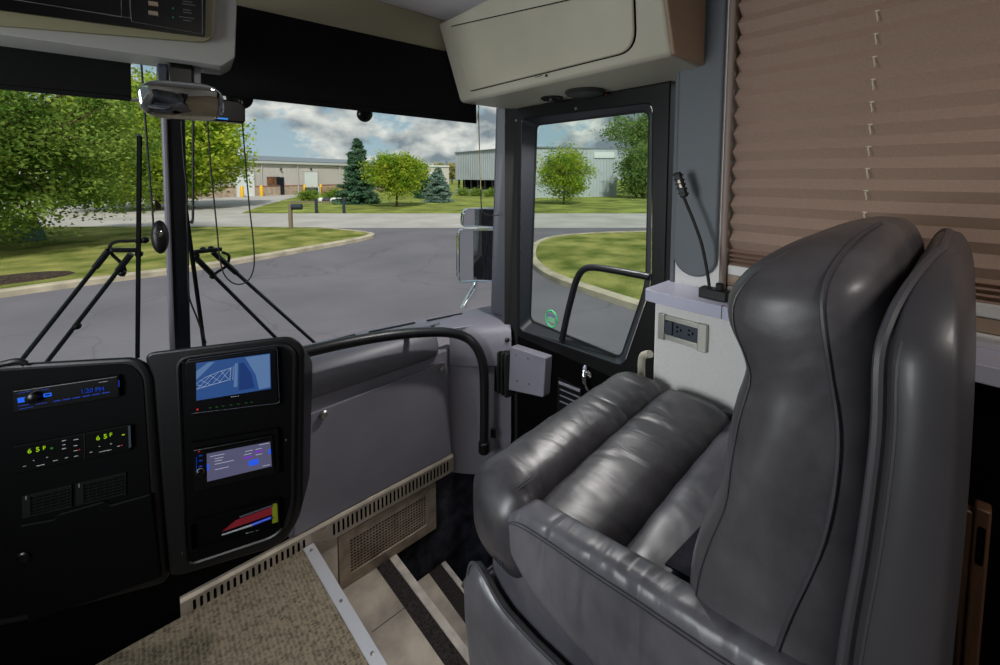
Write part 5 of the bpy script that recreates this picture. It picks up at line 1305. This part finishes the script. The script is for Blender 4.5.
def spruce(base, h, r, nleaf, lsize, mat, label):
    base = V(base); t = thing('spruce_tree', label, 'tree', base, None); wood = MB(); pts = []
    wood.tube([base + V((0, 0, -.1)), base + V((0, 0, h * .5)), base + V((0, 0, h))], [h * .022, h * .014, .01], 8)
    tiers = int(h * 5.5); tot = 0
    for i in range(tiers):
        f_ = i / tiers; z = .05 * h + .95 * h * f_; rad = r * (1 - f_) ** .80 * rng.uniform(.82, 1.15) + .03; nb = max(5, int(14 * (1 - f_)) + 4)
        for k in range(nb):
            a = rng.uniform(0, 2 * math.pi); m = int(nleaf / tiers / nb * 2.0 * (1 - f_ * .80)) + 3; q = rng.uniform(.1, 1, m) ** .6; L_ = rad * rng.uniform(.75, 1.1)
            px_ = base.x + np.cos(a) * q * L_ + rng.normal(size=m) * .07 * (1 + L_ * .4); py_ = base.y + np.sin(a) * q * L_ + rng.normal(size=m) * .07 * (1 + L_ * .4)
            pz_ = base.z + z - q * L_ * .28 + (q ** 3) * L_ * .14 + rng.normal(size=m) * .05
            pts.append(np.stack([px_, py_, pz_], 1))
            if k % 3 == 0 and L_ > .4: wood.tube([base + V((0, 0, z)), base + V((math.cos(a) * L_ * .8, math.sin(a) * L_ * .8, z - L_ * .15))], [.03, .01], 4)
    leaves_mesh('needles', np.concatenate(pts), lsize, mat, t, .2, .35)
    wood.build('trunk', 'bark', t); return t
# large tree left, its branches reaching over the lawn
b0 = GD(-45, 12.5, lz)
broadleaf(b0, 8, (.3, .3, 3.75), (5.1, 4.0, 3.7), 460, 56000, .145, 'leaf_a', 'large deep green tree at the left edge with low hanging branches', .40, .2, shell=.3)
b0 = GD(156, 31)
broadleaf(b0, 9, (0, 0, 5.0), (6.1, 5.0, 4.6), 420, 52000, .31, 'leaf_b', 'big yellow-green tree behind the centre post beyond the road', .62, .2, shell=.35)
spruce(GD(358, 37), 5.9, 1.95, 64000, .19, 'leaf_sp', 'tall dark green spruce beside the beige warehouse')
spruce(GD(424, 46), 3.9, 1.3, 18000, .2, 'leaf_sp', 'dark spruce half hidden behind the bright maple')
spruce(GD(438, 39), 3.4, 1.5, 32000, .17, 'leaf_bs', 'small blue-grey spruce right of the bright maple')
broadleaf(GD(396, 33), 4.4, (0, 0, 2.65), (2.35, 1.9, 1.75), 170, 17000, .19, 'leaf_c', 'bright green maple on the verge between the spruces', .40, .1, name='maple_tree', shell=.3)
broadleaf(GD(564, 36), 4.9, (0, 0, 2.75), (2.5, 2.0, 2.4), 150, 11000, .19, 'leaf_c', 'young airy green tree seen through the door glass', .42, .09, shell=.3)
broadleaf(GD(642, 46), 5.5, (0, 0, 3.1), (2.4, 2.0, 2.8), 120, 16000, .26, 'leaf_d', 'dense leafy green tree at the right end of the metal shed', .55, .14, shell=.2)
broadleaf(GD(648, 56), 9, (0, 0, 8.3), (8.0, 4.5, 3.0), 150, 8500, .33, 'leaf_d', 'tall airy tree spreading above the metal shed roof', .75, .2, shell=.25)
for i, x in enumerate((308, 334)):
    broadleaf(GD(x, 40), 1.2, (0, 0, .6), (.95 if i == 0 else 1.05, .7, .5), 40, 3000, .13, 'leaf_bush', ('left', 'right')[i] + ' one of two clipped green shrubs in front of the warehouse', .25, .04, 'clipped shrubs by the warehouse', 'shrub', cat='shrub', shell=.2)
for i, (x, D) in enumerate(((463, 52), (477, 51), (491, 49.5))):
    broadleaf(GD(x, D), .9, (0, 0, .45), (.9, .6, .45), 20, 1500, .16, 'leaf_bush', ('leftmost', 'middle', 'rightmost')[i] + ' tuft of weeds at the foot of the grey shed bay', .25, .03, 'weeds at the shed', 'shrub', cat='weeds', shell=.2)
# far treeline, one tree after another
for i in range(15):
    x = 296 + i * 13; D = 128 + (i % 3) * 6
    broadleaf(GD(x, D), 7, (0, 0, 3.6), (1.1, 1.1, 2.7 + rng.uniform(-.4, .8)), 14, 900, .7, 'leaf_far', 'rusty green tree in the distant treeline', .9, .2, 'distant treeline')

# ---- wipers outside the glass
def W(x, y, o=.05):
    # a point just outside the windscreen
    p0 = ws(0, 0); nn_ = (ws(0, 1) - ws(0, 0)).cross(V((1, .0, 0))).normalized()
    if nn_.y < 0: nn_ = -nn_
    return on(x, y, p0 + nn_ * o, nn_)
def wiper(label, blade, arms, link, hose, joints):
    t = thing('windscreen_wiper', label, 'wiper', W(*arms[0][1]), 'windscreen wipers')
    (x0_, y0_), (x1_, y1_) = blade
    b = MB(); b.bar(W(x0_, y0_, .035), W(x1_, y1_, .035), .012, .026, up=(0, 1, .3)); b.build('blade_holder', 'blackmetal', t)
    b = MB(); b.bar(W(x0_, y0_, .016), W(x1_, y1_, .016), .005, .018, up=(0, 1, .3)); b.build('rubber_blade', 'rubber', t)
    for a, c in arms:
        MB().tube([W(*a, .075), W(*c, .075)], .0068, 8).build('arm', 'blackmetal', t)
        b = MB(); p, q_ = W(*a, .075), W(*c, .075); b.tube([p.lerp(q_, .0), p.lerp(q_, .16)], .0098, 8); b.build('arm_sleeve', 'blackmetal', t)
    b = MB(); b.bar(W(*link[0], .07), W(*link[1], .07), .02, .014); b.build('link', 'blackmetal', t, bevel=.003)
    MB().tube(smooth_path([W(x, y, .085) for x, y in hose], 6), .005, 7).build('washer_hose', 'rubber', t)
    b = MB()
    for x, y in joints: b.ball(W(x, y, .075), .0115, .0115, .0115, 10, 7)
    b.build('pivot', 'black', t)
wiper('black wiper with two arms on the left windscreen pane', ((139.5, 135), (137.5, 356)), (((109, 250), (20, 362)), ((131, 254), (47, 362))), ((110, 250), (139, 250)), ((146, 239), (131, 241), (117, 241.5), (110, 246), (112, 254), (121, 263), (125, 270), (123, 276)), ((139, 254), (139, 241), (145, 240), (122, 273), (77, 326)))
wiper('black wiper with two arms right of the centre post', ((185, 205), (205, 352)), (((195, 257), (292, 354)), ((213, 252), (330, 356.5))), ((193, 252), (222, 249)), ((222, 252), (229, 256), (226, 266), (216, 273), (214, 278)), ((203, 250), (211, 249), (213, 276), (196, 256)))
# ---- outside mirrors beyond the right pane
XM = 1.52
def mirror(label, pix, arm_pts):
    Y_ = 1.93; q = [PY(x, y, Y_) for x, y in pix]
    t = thing('outside_mirror', label, 'mirror', q[0], 'outside mirrors on the right')
    r_ = rnd(q, [.03, .03, .04, .04], 6); cen = sum(r_, V()) / len(r_); back_ = V((.12, .98, 0)).normalized() * .05
    MB().loft([r_, [cen + (p - cen) * 1.0 + back_ * .5 for p in r_], [cen + (p - cen) * .8 + back_ * 1.5 for p in r_]]).build('housing', 'chrome', t, ang=50)
    f_ = [cen + (p - cen) * .93 - V((.0, .004, 0)) for p in r_]
    nm = V((-.405, -.914, 0)); f_ = [p + V((0, -(p - cen).dot(nm) / nm.y, 0)) * 1.0 - V((0, .022, 0)) for p in f_]
    MB().prism(f_, nm * -.003).build('mirror_glass', 'mirror', t)
    MB().tube([p - V((0, .002, 0)) for p in r_], .0045, 6, closed=True).build('rim', 'chrome', t)
    if arm_pts:
        MB().tube(smooth_path([PY(x, y, 1.96) for x, y in arm_pts], 5), .018, 10).build('arm', 'chrome', t)
mirror('larger lower outside mirror beyond the right windscreen corner', [(459, 282), (499, 280), (499, 227.5), (459, 229)], [(476, 280), (474, 288), (468, 298), (462, 309)])
mirror('smaller upper outside mirror above the larger one', [(462, 226.3), (498, 226.3), (498, 208), (464, 208.5)], None)

# ================================================================== LIGHT
w = bpy.data.worlds.new('sky'); sc.world = w; w.use_nodes = True
nt = w.node_tree; N = nt.nodes; L = nt.links; bg = N['Background']
tc = N.new('ShaderNodeTexCoord'); sep = N.new('ShaderNodeSeparateXYZ'); L.new(tc.outputs['Generated'], sep.inputs[0])
mp = N.new('ShaderNodeMapping'); mp.inputs['Scale'].default_value = (1, 1, 1.7); mp.inputs['Location'].default_value = (3.1, 1.7, .35); L.new(tc.outputs['Generated'], mp.inputs[0])
n1 = N.new('ShaderNodeTexNoise'); n1.inputs['Scale'].default_value = 5.2; n1.inputs['Detail'].default_value = 9; n1.inputs['Roughness'].default_value = .58; L.new(mp.outputs[0], n1.inputs['Vector'])
r1 = N.new('ShaderNodeValToRGB'); r1.color_ramp.elements[0].position = .43; r1.color_ramp.elements[1].position = .50; L.new(n1.outputs['Fac'], r1.inputs[0])
n2 = N.new('ShaderNodeTexNoise'); n2.inputs['Scale'].default_value = 9; n2.inputs['Detail'].default_value = 8; L.new(mp.outputs[0], n2.inputs['Vector'])
r2 = N.new('ShaderNodeValToRGB'); r2.color_ramp.elements[0].position = .40; r2.color_ramp.elements[0].color = lin((134, 144, 154)); r2.color_ramp.elements[1].position = .60; r2.color_ramp.elements[1].color = lin((236, 234, 228)); L.new(n2.outputs['Fac'], r2.inputs[0])
rs = N.new('ShaderNodeValToRGB'); rs.color_ramp.elements[0].position = .0; rs.color_ramp.elements[0].color = lin((176, 196, 206)); rs.color_ramp.elements[1].position = .5; rs.color_ramp.elements[1].color = lin((104, 152, 186)); L.new(sep.outputs['Z'], rs.inputs[0])
mx = N.new('ShaderNodeMix'); mx.data_type = 'RGBA'; L.new(r1.outputs[0], mx.inputs['Factor']); L.new(rs.outputs[0], mx.inputs['A']); L.new(r2.outputs[0], mx.inputs['B'])
L.new(mx.outputs['Result'], bg.inputs[0]); bg.inputs[1].default_value = .95
su = bpy.data.lights.new('sun', 'SUN'); su.energy = 3.4; su.angle = R(4); su.color = (1, .95, .86)
so2 = bpy.data.objects.new('sun', su); col.objects.link(so2); so2.rotation_euler = V((.36, .70, -.80)).to_track_quat('-Z', 'Y').to_euler()
def area(name, loc, to, sx, sy, p, c=(1, 1, 1)):
    l = bpy.data.lights.new(name, 'AREA'); l.shape = 'RECTANGLE'; l.size = sx; l.size_y = sy; l.energy = p; l.color = c
    o = bpy.data.objects.new(name, l); col.objects.link(o); o.location = loc; o.rotation_euler = (V(to) - V(loc)).to_track_quat('-Z', 'Y').to_euler(); return o
dl = area('driver_side_fill', (-1.22, .80, 1.2), (.9, 1.12, .85), .5, .8, 11, (.95, .98, 1)); dl.data.spread = R(105)  # added fill light at the unseen driver window, brightens the cab
rl = area('stairwell_fill', (under(552, 97.5) + V((0, 0, -.03))), (.72, 1.15, -.2), .05, .05, 5, (1, .97, .94)); rl.data.spread = R(130)  # added fill for stairwell and seat; the reading light itself is off
# unseen lamps added on the ceiling behind the camera to fill the cab
for i, y in enumerate((-.6, -1.7)):
    cl_ = thing('fill_lamp', ('nearer', 'farther')[i] + ' one of two round unseen fill lamps added behind the armchair', 'fill lamp', (.35, y, 1.93), 'added fill lamps')
    MB().lathe([(.16, .035), (.16, .012), (.145, 0), (.14, .012)], (.35, y, 1.93), (0, 0, 1), 28).build('ring', 'nickel', cl_)
    MB().lathe([(.14, .012), (.10, .004), (.001, .0)], (.35, y, 1.93), (0, 0, 1), 28).build('diffuser', 'lamp', cl_)
    area('fill_lamp_light', (.35, y, 1.915), (.35, y, 0), .28, .28, 6, (1, .95, .88))
vs = sc.view_settings; vs.view_transform = 'Standard'; vs.look = 'None'; vs.exposure = 0; vs.gamma = 1; vs.use_curve_mapping = False
